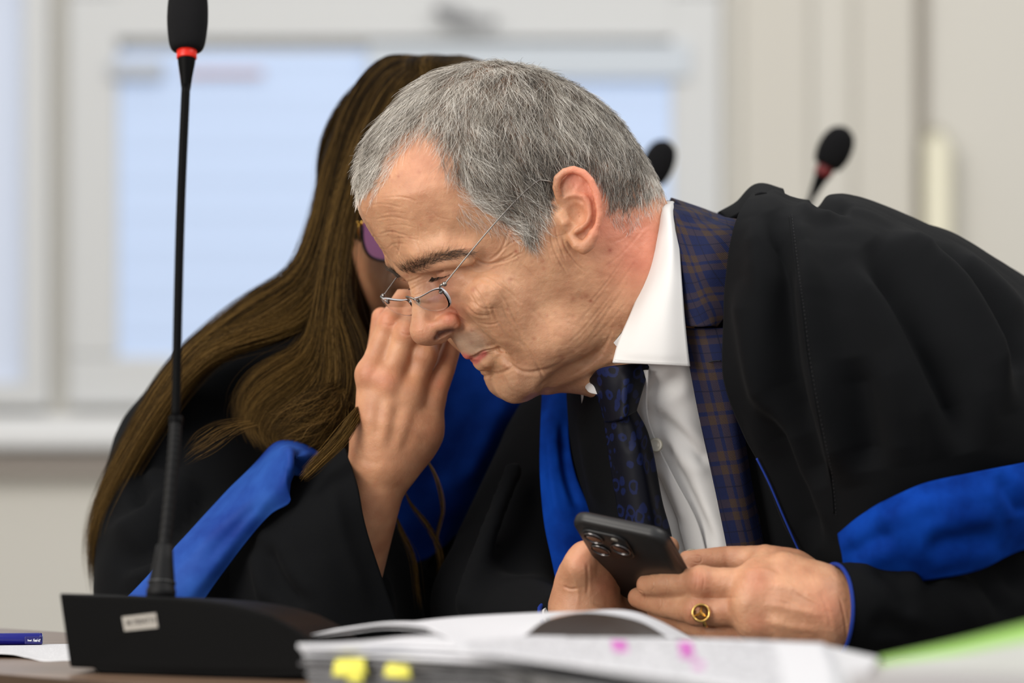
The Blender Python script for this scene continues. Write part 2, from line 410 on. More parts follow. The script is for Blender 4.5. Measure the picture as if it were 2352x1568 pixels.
def man_head(h, neck=None, plain=False):
    lo = np.array([-.105, -.24, -.19]); hi = np.array([.105, .14, .155])
    G = Sculpt(lo, hi, h)
    f, u = np.meshgrid(G.ax[1].astype(float), G.ax[2].astype(float), indexing='ij')
    pts = np.stack([f.ravel(), u.ravel()], 1); oc = spline(OUT, 240, True)
    e, _ = segdist(pts, oc, True); ins = inpoly(pts, oc); e = np.where(ins, e, -e).reshape(f.shape); 
    wm = np.interp(u, [-.125, -.105, -.085, -.06, -.03, 0, .03, .06, .1, .14], [.046, .052, .058, .064, .069, .0725, .0745, .0765, .0765, .074])
    R = np.interp(u, [-.12, -.09, -.04, .02, .1], [.085, .092, .095, .095, .10])
    q = np.clip(1-np.clip(e, 0, None)/R, 0, 1); w = wm*np.sqrt(np.clip(1-q**2, 0, 1))
    gu, gf = np.gradient(w, h)[1], np.gradient(w, h)[0]
    gl = np.clip(np.sqrt(1+gu**2+gf**2), 1, 12)
    A = np.abs(G.ax[0].astype(float))[:, None, None]
    d = (A-w[None])/gl[None]; d = np.where(e[None] < 0, np.sqrt(A**2*.0+e[None]**2)+np.clip(A-.004, 0, None)*.6, d)
    G.D = np.clip(d, -.05, .05).astype(np.float32)
    G.blur(3)
    add, cap = G.ell, G.cap
    # neck: leans back and down into the collar
    if neck: cap(neck[0], neck[1], k=.03)
    else:
        n0 = w2h(W(1300, 560, 3.075)); n1 = w2h(W(1440, 668, 3.085)); n2 = w2h(W(1640, 790, 3.10))
        cap([n0, n1, n2], [.060, .0655, .073], k=.03)
        th = w2h(W(1300, 800, 3.075)); th2 = w2h(W(1420, 820, 3.08)); cap([th, th2], [.026, .036], k=.03)
    # brow ridge, cheekbones, cheeks, jowls
    cap([(.010, .1050, .0245), (.03, .1010, .0275), (.049, .0870, .0225), (.057, .076, .012)], [.008, .0085, .0075, .006], k=.012, mirror=True)
    add((.049, .077, -.024), (.019, .018, .015), k=.016, mirror=True)
    add((.041, .064, -.048), (.021, .022, .026), k=.018, mirror=True)
    if not plain: add((.043, .045, -.083), (.020, .026, .018), k=.02, mirror=True)
    add((.022, .070, -.094), (.017, .017, .017), k=.016, mirror=True)
    add((0, .0745, -.1005), (.018, .0125, .0135), k=.012)
    add((0, .0835, -.056), (.019, .0150, .018), k=.012)
    # medial cheek beside the nose, then the eye sockets
    add((.023, .0875, -.014), (.014, .0115, .019), k=.014, mirror=True)
    add((.031, .1110, .006), (.0150, .0150, .0095), k=.012, mode='sub', mirror=True)
    add((.0165, .1080, .006), (.0055, .0075, .0100), k=.010, mode='sub', mirror=True)
    # closed-down upper lid, the eye's slit under the hood of the brow, the bag below
    add((.0325, .0845, .0035), (.0148, .0150, .0140), k=.003, mirror=True)
    cap([(.022, .0945, -.0065), (.034, .0940, -.0085), (.046, .0860, -.0055)], [.0030, .0040, .0030], k=.008, mirror=True)
    cap([(.017, .1050, .0180), (.032, .1015, .0165), (.046, .0930, .0130), (.057, .0800, .0065)], [.0040, .0050, .0048, .0035], k=.005, mirror=True)
    cap([(.024, .1005, .0108), (.032, .1000, .0105), (.0405, .0955, .0092)], [.0013, .0022, .0015], k=.0016, mode='sub', mirror=True)
    # nose
    cap([(0, .1030, .017), (0, .1045, .008), (0, .1085, -.005), (0, .1135, -.016), (0, .1180, -.0265)], [.0085, .0075, .0080, .0095, .0118], k=.007)
    add((0, .1195, -.0285), (.0118, .0112, .0108), k=.004)
    add((0, .0985, -.014), (.0145, .013, .024), k=.009)
    add((0, .106, -.033), (.013, .013, .0085), k=.006)
    cap([hp(1000, 748, .0125), hp(1018, 742, .0150), hp(1034, 736, .0180), hp(1044, 744, .0182)], [.0040, .0062, .0078, .0062], k=.0035, mirror=True)
    cap([(0, .119, -.0365), (0, .110, -.0405)], [.0035, .0035], k=.004)
    cap([hp(1003, 774, .0078), hp(1012, 764, .0095), hp(1026, 758, .0112), hp(1040, 757, .0115)], [.0024, .0042, .0042, .0022], k=.0015, mode='sub', mirror=True)
    cap([hp(990, 728, .0135), hp(1008, 716, .0170), hp(1030, 710, .0205), hp(1050, 714, .0225), hp(1063, 730, .0225), hp(1060, 750, .0205), hp(1046, 762, .0180)], [.0004, .0008, .0010, .0012, .0012, .0010, .0008], k=.0065, mode='sub', mirror=True)
    # lips
    cap([(0, .0960, -.0615), (.008, .0945, -.0605), (.017, .0895, -.0635), (.026, .0825, -.0675)], [.0036, .0038, .0034, .002], k=.004, mirror=True)
    cap([(0, .0910, -.0735), (.009, .0895, -.0730), (.017, .0850, -.0715), (.025, .0805, -.0685)], [.0050, .0050, .0042, .002], k=.004, mirror=True)
    cap([(0, .0985, -.0672), (.009, .0970, -.0666), (.017, .0915, -.0670), (.0285, .0825, -.0683), (.034, .0770, -.072)], [.0011, .0011, .0011, .0012, .0014], k=.0022, mode='sub', mirror=True)
    if plain: return G.mesh(2)
    # ears, seen from the sitter's left
    def ep(px, py, s): return hp(px, py, s)
    plate = [ep(1300, 425, .078), ep(1325, 430, .083), ep(1345, 455, .0855), ep(1348, 490, .0855), ep(1340, 525, .0825), ep(1332, 552, .080)]
    n_ear = np.array([.92, .38, 0])
    cap(plate, [.0105, .0125, .0125, .0120, .0095, .0080], k=.004, mirror=True, flat=(n_ear, 3.6))
    cap([ep(1305, 440, .074), ep(1305, 480, .072), ep(1312, 530, .072)], [.009, .010, .008], k=.006, mirror=True)
    helix = [(1296, 474, .0775), (1282, 452, .0795), (1277, 430, .0815), (1281, 409, .084), (1297, 395, .0865), (1318, 390, .089), (1340, 398, .0915), (1357, 417, .0935),
        (1368, 442, .0945), (1375, 468, .095), (1377, 494, .0945), (1373, 518, .0925), (1365, 538, .090)]
    cap([ep(*q) for q in helix], [.0020, .0027, .0030, .0032, .0033, .0034, .0034, .0033, .0032, .0031, .0029, .0028, .0026], k=.002, mirror=True)
    cap([ep(*q) for q in [(1362, 540, .089), (1352, 560, .0865), (1340, 569, .0845), (1326, 562, .082), (1315, 545, .0795)]], [.0045, .0052, .0052, .0048, .004], k=.004, mirror=True)
    cap([ep(*q) for q in [(1304, 454, .082), (1325, 447, .086), (1342, 452, .0885), (1353, 470, .0895), (1355, 492, .089), (1347, 511, .0875), (1334, 524, .086), (1321, 531, .0845)]],
        [.0018, .0026, .0030, .0031, .0030, .0028, .0026, .0024], k=.003, mirror=True)
    cap([ep(*q) for q in [(1322, 440, .0845), (1330, 425, .086), (1338, 412, .0885)]], [.002, .002, .0015], k=.003, mirror=True)
    add(ep(1322, 488, .0865), (.0075, .0072, .0100), k=.0025, mode='sub', mirror=True)
    add(ep(1308, 464, .0855), (.0045, .0045, .0038), k=.0025, mode='sub', mirror=True)
    add(ep(1309, 520, .0835), (.003, .003, .004), k=.0022, mode='sub', mirror=True)
    cap([ep(1362, 455, .0925), ep(1366, 480, .0925), ep(1364, 508, .0915)], [.0012, .0014, .001], k=.002, mode='sub', mirror=True)
    cap([ep(1297, 412, .0870), ep(1315, 405, .0890), ep(1338, 415, .0910), ep(1352, 436, .0925)], [.0012, .0016, .0018, .0015], k=.003, mode='sub', mirror=True)
    cap([ep(1288, 498, .0765), ep(1296, 512, .0790), ep(1298, 522, .078)], [.0040, .0040, .0032], k=.004, mirror=True)
    cap([ep(1266, 470, .0725), ep(1275, 520, .0715), ep(1290, 560, .069)], [.003, .003, .003], k=.006, mirror=True)
    V, Fc = G.mesh(2)
    return V, Fc

# strokes read off the photograph: (polyline, width px, depth m) negative = crease, positive = ridge
STROKES = [
 ([(1052,700),(1085,742),(1110,770),(1150,800),(1170,830),(1185,860)], 9, -.0022), ([(1066,690),(1110,730),(1160,780),(1200,830)], 22, .0022),
 ([(1025,668),(1060,690),(1105,690),(1128,662)], 12, -.0009),
 ([(1135,605),(1165,598),(1200,580)], 4, -.0009), ([(1120,602),(1150,575),(1165,540),(1180,500)], 5, -.0010), ([(1130,600),(1170,560),(1210,545)], 3.5, -.0006),
 ([(1080,590),(1120,606),(1165,592),(1185,578)], 5, -.0012), ([(1070,615),(1100,625),(1150,612)], 3.5, -.0006),
 ([(1095,640),(1130,650),(1160,690),(1180,730),(1200,770)], 6, -.0011), ([(1110,630),(1150,650),(1180,690),(1195,720)], 5, -.0008),
 ([(1085,655),(1110,690),(1130,730)], 5, -.0009), ([(1075,665),(1095,700),(1120,730)], 4, -.0007), ([(1125,640),(1165,665),(1200,700)], 5, -.0007),
 ([(1070,700),(1100,718),(1130,722)], 4, -.0009), ([(1080,690),(1110,706),(1140,708)], 4, -.0007), ([(1100,735),(1125,742),(1150,738)], 4, -.0006),
 ([(1130,700),(1135,720),(1160,760),(1200,800)], 5, -.0009), ([(1150,690),(1165,730),(1200,780),(1215,810)], 5, -.0007),
 ([(1180,770),(1210,800),(1240,850),(1250,880)], 6, -.0010), ([(1150,815),(1175,840),(1215,855),(1270,842),(1300,820)], 7, -.0013),
 ([(1235,905),(1255,880),(1300,850),(1360,820),(1395,780)], 10, -.0026), ([(1290,870),(1340,845),(1385,800),(1410,750)], 6, -.0008),
 ([(1300,820),(1350,780),(1400,710),(1450,640)], 6, -.0004), ([(1290,800),(1340,755),(1400,680),(1460,600)], 5, -.0004), ([(1320,790),(1380,720),(1440,630),(1480,560)], 5, -.0003),
 ([(1340,800),(1400,740),(1450,680)], 5, -.0003), ([(1330,740),(1380,680),(1430,610)], 5, -.0003), ([(1350,700),(1400,640),(1440,580)], 4, -.0005),
 ([(1262,520),(1268,560),(1285,600),(1310,640)], 4, -.0010), ([(1275,520),(1282,555),(1300,600)], 3.5, -.0009), ([(1290,540),(1300,570),(1325,605),(1345,625)], 4, -.0012),
 ([(1250,530),(1255,565),(1270,610)], 3.5, -.0006),
 ([(850,472),(880,468),(930,478)], 4, -.0004), ([(858,505),(900,498),(950,508)], 4, -.0004), ([(872,538),(900,532),(945,545)], 4, -.0005), ([(888,572),(905,560),(935,560)], 4, -.0004), ([(985,480),(1010,500),(1040,505)], 3.5, -.0003), ([(960,505),(962,540),(955,570)], 3, -.0003), ([(880,520),(920,516),(960,524)], 3.5, -.0003), ([(875,492),(900,487),(940,490)], 3.5, -.0003), ([(895,548),(930,546),(965,552)], 3.5, -.0003),
 ([(873,455),(920,452),(960,462)], 4, -.0004), ([(915,540),(918,560),(912,590)], 4, -.0006), ([(950,545),(965,580),(960,600)], 4, -.0004), ([(905,560),(922,590),(925,612)], 3, -.0005),
 ([(925,650),(945,645),(975,632)], 4, -.0009), ([(940,668),(960,655),(985,645)], 3.5, -.0006), ([(950,680),(970,672)], 3, -.0004),
 ([(1074,822),(1090,819),(1105,810),(1122,804),(1144,801),(1150,806)], 5, -.0022), ([(1092,828),(1105,822),(1120,812)], 6, .0008), ([(1000,600),(1040,575),(1100,568)], 5, .0006),
 ([(1160,640),(1190,650),(1215,690)], 6, -.0004), ([(1190,600),(1220,630),(1240,660)], 6, -.0004), ([(1210,700),(1250,740),(1270,790)], 8, -.0006),
 ([(1115,850),(1140,858),(1165,850),(1180,840)], 6, -.0012), ([(1400,560),(1440,540),(1480,500)], 5, -.0004), ([(1380,620),(1430,580),(1490,510)], 5, -.0005),
]
def stroke_displace(V, N, strokes, to_px, side_mask=None):
    q = to_px(V); d = np.zeros(len(V))
    for line, w, dep in strokes:
        if w < 9: w, dep = w*.62, dep*.62
        L = spline(line, max(6, 5*len(line))); lo, hi = L.min(0)-3*w, L.max(0)+3*w
        m = np.where((q[:, 0] > lo[0]) & (q[:, 0] < hi[0]) & (q[:, 1] > lo[1]) & (q[:, 1] < hi[1]))[0]
        if len(m) == 0: continue
        dd, t = segdist(q[m], L); fade = np.clip(np.minimum(t, 1-t)*5, 0, 1)
        g = np.exp(-(dd/w)**2)-(.35*np.exp(-((dd-1.7*w)/w)**2) if dep < 0 else 0)
        d[m] += dep*g*fade
    return V+N*d[:, None]
def head_px(V):
    """photograph position of the vertex, with the far half of the head mirrored to the near half"""
    M = V.copy(); M[:, 0] = np.abs(M[:, 0]); return project(h2w(M))
def skin_mat(name, base):
    t = pmat(name, base, .48, .45); b = t.b
    at = t.add('ShaderNodeAttribute', attribute_name='tint'); tc = t.add('ShaderNodeTexCoord')
    nz = t.add('ShaderNodeTexNoise'); nz.inputs['Scale'].default_value = 55; nz.inputs['Detail'].default_value = 5
    mx = t.add('ShaderNodeMixRGB', blend_type='MULTIPLY'); mx.inputs[0].default_value = 1
    rp = t.add('ShaderNodeValToRGB'); rp.color_ramp.elements[0].color = (.84, .74, .70, 1); rp.color_ramp.elements[1].color = (1.08, 1.06, 1.04, 1)
    rp.color_ramp.elements[0].position = .3; rp.color_ramp.elements[1].position = .7
    t.link(tc.outputs['Object'], nz.inputs['Vector']); t.link(nz.outputs['Fac'], rp.inputs[0])
    t.link(at.outputs['Color'], mx.inputs[1]); t.link(rp.outputs[0], mx.inputs[2]); t.link(mx.outputs[0], b.inputs['Base Color'])
    b.inputs['Subsurface Weight'].default_value = .35; b.inputs['Subsurface Radius'].default_value = (1.0, .35, .2); b.inputs['Subsurface Scale'].default_value = .006
    v = t.add('ShaderNodeTexVoronoi'); v.inputs['Scale'].default_value = 900
    n2 = t.add('ShaderNodeTexNoise'); n2.inputs['Scale'].default_value = 260; n2.inputs['Detail'].default_value = 6
    ma = t.add('ShaderNodeMath', operation='MULTIPLY_ADD'); ma.inputs[1].default_value = .35
    t.link(tc.outputs['Object'], v.inputs['Vector']); t.link(tc.outputs['Object'], n2.inputs['Vector'])
    t.link(v.outputs['Distance'], ma.inputs[0]); t.link(n2.outputs['Fac'], ma.inputs[2])
    bp = t.add('ShaderNodeBump'); bp.inputs['Strength'].default_value = .36; bp.inputs['Distance'].default_value = .0008
    t.link(ma.outputs[0], bp.inputs['Height']); t.link(bp.outputs[0], b.inputs['Normal'])
    return t.m
SKIN = np.array([.60, .335, .195])
def blob(q, c, r):
    return np.exp(-(((q[:, 0]-c[0])/r)**2+((q[:, 1]-c[1])/r)**2))
hV, hF = man_head(.0013)
hV, hF = subdivide(hV, hF); hV = relax(hV, hF, 1)
hN = normals(hV, hF)
hV = stroke_displace(hV, hN, STROKES, head_px)
_q = head_px(hV)
_m = inpoly(_q, [(1060,640),(1210,560),(1500,480),(1420,830),(1240,900),(1150,880),(1100,740)])
hV = hV+hN*(vnoise(hV, 420, 3)*.00018+_m*vnoise(hV, 300, 5)*.00022)[:, None]
hN = normals(hV, hF)
# ------------------------------------------------------------------ hair strands
def hair_object(name, strands, radii, mat, parent=None, attrs=None):
    """strands: (n, k, 3) array; radii: (n, k)"""
    n, k = strands.shape[:2]
    hc = bpy.data.hair_curves.new(name); hc.add_curves([k]*n)
    hc.attributes['position'].data.foreach_set('vector', strands.astype(np.float32).ravel())
    a = hc.attributes.get('radius') or hc.attributes.new('radius', 'FLOAT', 'POINT')
    a.data.foreach_set('value', radii.astype(np.float32).ravel())
    for nm, v in (attrs or {}).items():
        b = hc.attributes.new(nm, 'FLOAT', 'CURVE'); b.data.foreach_set('value', v.astype(np.float32))
    hc.materials.append(mat)
    o = bpy.data.objects.new(name, hc); C.objects.link(o)
    if parent: o.parent = parent
    return o
def hair_mat(name, stops, rough=.4, spec=.5):
    t = NT(name); b = t.b
    at = t.add('ShaderNodeAttribute', attribute_name='shade'); r = t.add('ShaderNodeValToRGB')
    el = r.color_ramp.elements
    for i, (p, c) in enumerate(stops):
        e = el[i] if i < 2 else el.new(p)
        e.position = p; e.color = (*c, 1)
    t.link(at.outputs['Fac'], r.inputs[0]); t.link(r.outputs[0], b.inputs['Base Color'])
    b.inputs['Roughness'].default_value = rough; b.inputs['Specular IOR Level'].default_value = spec
    return t.m
def tri_sample(V, F, mask, n, r):
    Fm = F[mask]; a = np.linalg.norm(np.cross(V[Fm[:, 2]]-V[Fm[:, 0]], V[Fm[:, 3]]-V[Fm[:, 1]]), axis=1)
    i = r.choice(len(Fm), n, p=a/a.sum()); q = V[Fm[i]]; u, v = r.random((2, n, 1))
    return (q[:, 0]*(1-u)*(1-v)+q[:, 1]*u*(1-v)+q[:, 2]*u*v+q[:, 3]*(1-u)*v), Fm[i][:, 0]
SCALP = [(820,464),(838,446),(866,425),(882,372),(905,325),(950,286),(985,272),(1015,292),(1036,340),(1048,392),(1062,430),(1080,462),(1105,485),(1150,505),(1178,532),(1205,556),
    (1228,552),(1246,520),(1256,480),(1262,445),(1285,405),(1310,385),(1345,385),(1372,410),(1390,440),(1400,478),(1440,482),(1490,455),(1530,430),(1640,300),(1400,0),(600,0),(600,464)]
FLOW = np.array([(800,430,-.45,.9),(830,455,-.5,.85),(850,330,-.75,.65),(840,400,-.75,.65),(920,220,-.8,.6),(900,290,-.6,.8),(1000,150,-.95,.3),(1060,110,-1,.12),(980,230,-.7,.7),(1000,262,-.5,.85),(1050,200,-.5,.85),
 (1020,300,-.1,1),(1050,360,.3,.95),(1070,420,.6,.8),(1100,300,.05,1),(1110,400,.5,.87),(1100,470,.85,.5),(1150,470,.85,.5),(1180,520,.75,.65),(1150,200,-.05,1),(1160,300,.15,1),(1180,400,.5,.85),
 (1230,500,.5,.85),(1220,540,.4,.9),(1200,130,.3,.9),(1250,200,.3,.95),(1270,300,.35,.93),(1250,400,.55,.8),(1350,230,.55,.83),(1330,330,.4,.9),(1400,330,.35,.93),(1420,420,.1,1),(1450,340,.35,.93),
 (1480,420,0,1),(1500,440,.1,1),(1130,130,-.35,.9),(1400,460,-.05,1),(1440,270,.55,.83),(1300,150,.6,.75)], float)
LENM = np.array([(800,430,16),(815,460,11),(835,450,13),(850,330,27),(900,250,28),(1000,150,28),(1100,110,22),(1000,280,24),(1060,350,24),(1100,450,18),(1180,520,15),(1225,545,15),(1200,200,24),(1250,350,21),(1350,250,22),(1400,400,15),(1480,430,12),(1440,470,8),(1060,440,13),(1480,330,17)], float)
def idw(q, T, p=3):
    d = np.linalg.norm(q[:, None]-T[None, :, :2], axis=2)+8; w = d**-p; return (w[:, :, None]*T[None, :, 2:]).sum(1)/w.sum(1)[:, None]
def man_hair():
    r = np.random.default_rng(11)
    N = normals(hV, hF); q = head_px(hV)
    ok = inpoly(q, SCALP)
    ok &= ~((hV[:, 1] > .02) & (hV[:, 2] < -.02)) & (hV[:, 2] > -.085) & ~((hV[:, 1] > .03) & (hV[:, 2] < .03) & (np.abs(hV[:, 0]) < .03))
    ok &= N@np.array([0, 1, -.2]) < .999
    ok &= ~((np.abs(hV[:, 0]) > .0765) & (hV[:, 2] < .035) & (hV[:, 1] < .005) & (hV[:, 1] > -.045))
    fm = ok[hF].all(1)
    world = h2w(hV); view = (world-EYE); view /= np.linalg.norm(view, axis=1)[:, None]
    Nw = N@HM; facing = -(Nw*view).sum(1)
    out = []
    Ff = hF[fm]; fc = facing[Ff[:, 0]] > -.25
    allm = np.zeros(len(hF), bool); idx = np.where(fm)[0]
    m1 = allm.copy(); m1[idx[fc]] = True; m2 = allm.copy(); m2[idx[~fc]] = True
    P1, i1 = tri_sample(hV, hF, m1, 30000, r); P2, i2 = tri_sample(hV, hF, m2, 12000, r)
    # thin halo of sparse hair beyond the hairline
    near = inpoly(q, [(880,372),(905,325),(950,290),(985,280),(1015,300),(1040,350),(1052,400),(1075,450),(1150,495),(1200,540),(1230,560),(1240,575),(1205,572),(1160,540),(1090,520),(1045,500),(1050,450),(1020,400),(1005,350),(985,315),(955,318),(925,348),(900,395),(870,450),(850,465),(862,425)])
    near2 = inpoly(q, [(1390,478),(1440,480),(1530,430),(1525,475),(1480,500),(1440,540),(1395,505)])
    m3 = (near | near2)[hF].all(1) & (hV[hF[:, 0], 2] > -.09); P3, i3 = tri_sample(hV, hF, m3, 2800, r)
    P = np.concatenate([P1, P2, P3]); I = np.concatenate([i1, i2, i3]); n = len(P)
    # keep away from the crown's pale thin spot a little, nothing else
    sg = np.where(P[:, 0] < 0, -1.0, 1.0); Nl = N[I]*np.stack([sg, np.ones(n), np.ones(n)], 1)
    Pm = P.copy(); Pm[:, 0] = np.abs(Pm[:, 0]); Pw = h2w(Pm); Nn = Nl@HM; qq = project(Pw)
    dl = idw(qq, FLOW); L = idw(qq, LENM)[:, 0]/1000.*1.0
    L *= r.uniform(.55, 1.15, n); L[-2800:] *= r.uniform(.4, .95, 2800)
    X = np.zeros((n, 3)); X[:, 0] = dl[:, 0]; X[:, 2] = -dl[:, 1]
    ny = np.where(np.abs(Nn[:, 1]) < .25, -.25, Nn[:, 1]); X[:, 1] = np.clip(-(Nn[:, 0]*X[:, 0]+Nn[:, 2]*X[:, 2])/ny, -1.5, 1.5)
    T = X-Nn*(X*Nn).sum(1)[:, None]; T /= np.linalg.norm(T, axis=1)[:, None]+1e-9
    # clumping: neighbours share a direction and a lift
    cl = vnoise(Pm, 170, 21, 2); cl2 = vnoise(Pm, 230, 22, 2); cl3 = vnoise(Pm, 420, 23, 1)
    B = np.cross(Nn, T)
    lift = np.interp(qq[:, 0], [780, 1000, 1300, 1520], [.50, .42, .36, .30])+.10*cl2+r.normal(0, .10, n)
    lift[-2800:] = .16+r.normal(0, .08, 2800)
    lift = np.clip(lift, .06, .9)
    side = .42*cl+.30*cl3+r.normal(0, .24, n)
    bend = r.normal(0, .65, n)+.5*cl3; K = 9; t = np.linspace(0, 1, K)
    S = np.zeros((n, K, 3)); p = Pw.copy()+Nn*.0002; S[:, 0] = p; dirv = T*np.cos(side)[:, None]+B*np.sin(side)[:, None]
    droop = np.array([0, 0, -1.0])
    for k in range(1, K):
        a = k/(K-1); li = lift*(1-1.15*a**1.0)
        d = dirv+Nn*li[:, None]+B*(bend*a)[:, None]*.6+droop*.10*a
        d /= np.linalg.norm(d, axis=1)[:, None]; p = p+d*(L/(K-1))[:, None]; S[:, k] = p
    # mirror the far side back
    loc = w2h(S.reshape(-1, 3)).reshape(n, K, 3); loc[:, :, 0] *= sg[:, None]
    # do not sink into the skull: push out of the ellipsoid-like head by the root's normal
    S = h2w(loc.reshape(-1, 3)).reshape(n, K, 3)
    sparse = np.zeros(n); sparse[-2800:] = 1
    rad = np.interp(t, [0, .6, 1], [.000085, .000078, .00003])[None]*r.uniform(.7, 1.3, (n, 1))*(1-.35*sparse[:, None])
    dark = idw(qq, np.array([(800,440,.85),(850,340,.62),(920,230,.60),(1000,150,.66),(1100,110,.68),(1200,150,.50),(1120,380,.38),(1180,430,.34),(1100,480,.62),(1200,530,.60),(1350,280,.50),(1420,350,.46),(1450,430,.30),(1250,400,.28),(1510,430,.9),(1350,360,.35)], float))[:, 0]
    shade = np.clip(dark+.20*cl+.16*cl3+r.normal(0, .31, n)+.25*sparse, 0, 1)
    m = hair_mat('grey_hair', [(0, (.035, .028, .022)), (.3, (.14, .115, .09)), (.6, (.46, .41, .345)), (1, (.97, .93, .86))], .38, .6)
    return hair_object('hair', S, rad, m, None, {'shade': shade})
def brow_hair(parent=None):
    r = np.random.default_rng(5); N = normals(hV, hF); q = head_px(hV)
    poly = [(917,616),(935,606),(965,592),(1000,581),(1040,574),(1080,574),(1095,580),(1070,588),(1040,594),(1005,604),(980,617),(955,628),(932,630)]
    m = inpoly(q, poly)[hF].all(1) & (hV[hF[:, 0], 1] > .05); P, I = tri_sample(hV, hF, m, 1150, r); n = len(P)
    sg = np.where(P[:, 0] < 0, -1.0, 1.0); one = np.ones(n); Nn = (N[I]*np.stack([sg, one, one], 1))@HM
    Pm = P.copy(); Pm[:, 0] = np.abs(P[:, 0]); Pw = h2w(Pm); qq = project(Pw)
    dl = idw(qq, np.array([(925,618,-.6,-.5),(950,612,.2,-.9),(980,600,.75,-.6),(1030,585,.95,-.25),(1080,580,.95,.2)], float))
    X = np.stack([dl[:, 0], 0*one, -dl[:, 1]], 1); ny = np.where(np.abs(Nn[:, 1]) < .3, -.3, Nn[:, 1]); X[:, 1] = -(Nn[:, 0]*X[:, 0]+Nn[:, 2]*X[:, 2])/ny
    T = X-Nn*(X*Nn).sum(1)[:, None]; T /= np.linalg.norm(T, axis=1)[:, None]; B = np.cross(Nn, T)
    K = 6; S = np.zeros((n, K, 3)); p = Pw.copy(); S[:, 0] = p; L = r.uniform(.005, .012, n); sd = r.normal(0, .35, n); bd = r.normal(0, .7, n); lf = r.uniform(.15, .5, n)
    for k in range(1, K):
        a = k/(K-1); d = T+B*(sd+bd*a)[:, None]+Nn*(lf*(1-1.3*a))[:, None]; d /= np.linalg.norm(d, axis=1)[:, None]; p = p+d*(L/(K-1))[:, None]; S[:, k] = p
    loc = w2h(S.reshape(-1, 3)).reshape(n, K, 3); loc[:, :, 0] *= sg[:, None]; S = h2w(loc.reshape(-1, 3)).reshape(n, K, 3)
    rad = np.interp(np.linspace(0, 1, K), [0, .6, 1], [.00006, .00005, .00001])[None]*one[:, None]
    shade = np.clip(r.normal(.25, .2, n)+np.interp(qq[:, 0], [980, 1090], [0, .25]), 0, 1)
    mt = hair_mat('eyebrow_hair', [(0, (.02, .014, .01)), (.6, (.07, .05, .035)), (1, (.3, .25, .2))], .5, .4)
    return hair_object('eyebrow', S, rad, mt, parent, {'shade': shade})
def lash_hair(parent=None):
    r = np.random.default_rng(6); n = 460; t = r.random(n); sg = np.where(r.random(n) < .5, -1.0, 1.0)
    A = spline([(.020, .0995, .0075), (.027, .1005, .0060), (.035, .0985, .0055), (.0435, .0925, .0045)], 50)
    i = t*49; j = i.astype(int).clip(0, 48); P = A[j]+(A[j+1]-A[j])*(i-j)[:, None]
    K = 5; S = np.zeros((n, K, 3)); S[:, 0] = P; d0 = np.stack([r.normal(.1, .15, n)+(t-.3)*.5, np.ones(n)*.8, np.ones(n)*-.55], 1)
    for k in range(1, K):
        d = d0+np.array([0, 0, .35])*k/(K-1)*1.2; d /= np.linalg.norm(d, axis=1)[:, None]; S[:, k] = S[:, k-1]+d*.0048/(K-1)
    S[:, :, 0] *= sg[:, None]; S = h2w(S.reshape(-1, 3)).reshape(n, K, 3)
    rad = np.linspace(.00007, .00001, K)[None]*np.ones((n, 1))
    return hair_object('eyelash', S, rad, hair_mat('lash_hair', [(0, (.012, .009, .007)), (1, (.05, .035, .025))]), parent, {'shade': r.random(n)*.5})
# ------------------------------------------------------------------ microphones
blk = pmat('black_plastic', (.0022, .0022, .0024), .5, .06); add_noise_bump(blk, 900, .1, .0002)
rub = pmat('black_rubber', (.005, .005, .0055), .55, .2)
foam = pmat('black_foam', (.008, .008, .009), .95, .15); add_noise_bump(foam, 1400, .9, .0012, 2)
redm = pmat('red_lit_ring', (.60, .012, .004), .35, .4); redm.b.inputs['Emission Color'].default_value = (1, .04, .01, 1); redm.b.inputs['Emission Strength'].default_value = .12
redd = pmat('dark_red_ring', (.16, .008, .010), .4, .5)
def extrude_profile(P2, y0, y1):
    """side profile in x,z extruded along y (lists of (x,z)); y0,y1 functions of x"""
    n = len(P2); V = [(x, y0(x), z) for x, z in P2]+[(x, y1(x), z) for x, z in P2]
    F = [tuple(range(n))[::-1], tuple(range(n, 2*n))]+[(i, (i+1) % n, n+(i+1) % n, n+i) for i in range(n)]
    return np.array(V), F
mic = thing('gooseneck_microphone', 'large black gooseneck desk microphone with red ring in the foreground', 'microphone')
def mp_(px, py):        # front face of the base: runs slightly towards the camera to the right
    d = 2.67-.09*(px-150)/575.; return W(px, py, d)
top = [(136,1362),(200,1366),(300,1368),(395,1372),(470,1378),(520,1385),(570,1396),(620,1412),(670,1438),(705,1462),(722,1480)]
bot = [(722,1540),(700,1556),(560,1560),(400,1556),(300,1550),(225,1546),(215,1534),(160,1532)]
P = [mp_(*q) for q in top+bot]; n = len(P)
back = [p+np.array([.028, .125, 0]) for p in P]
for i in range(len(top)): back[i] = back[i]-np.array([0, 0, .0062])
ins_ = 0.0
V = np.array(P+back); zfix = V[:, 2]; V[:, 2] = np.maximum(zfix, .7502)
F = [tuple(range(n)), tuple(range(n, 2*n))[::-1]]+[((i+1) % n, i, n+i, n+(i+1) % n) for i in range(n)]
base = mesh_obj('base', V, F, blk.m, mic, False); bevel(base, .0016, 3)
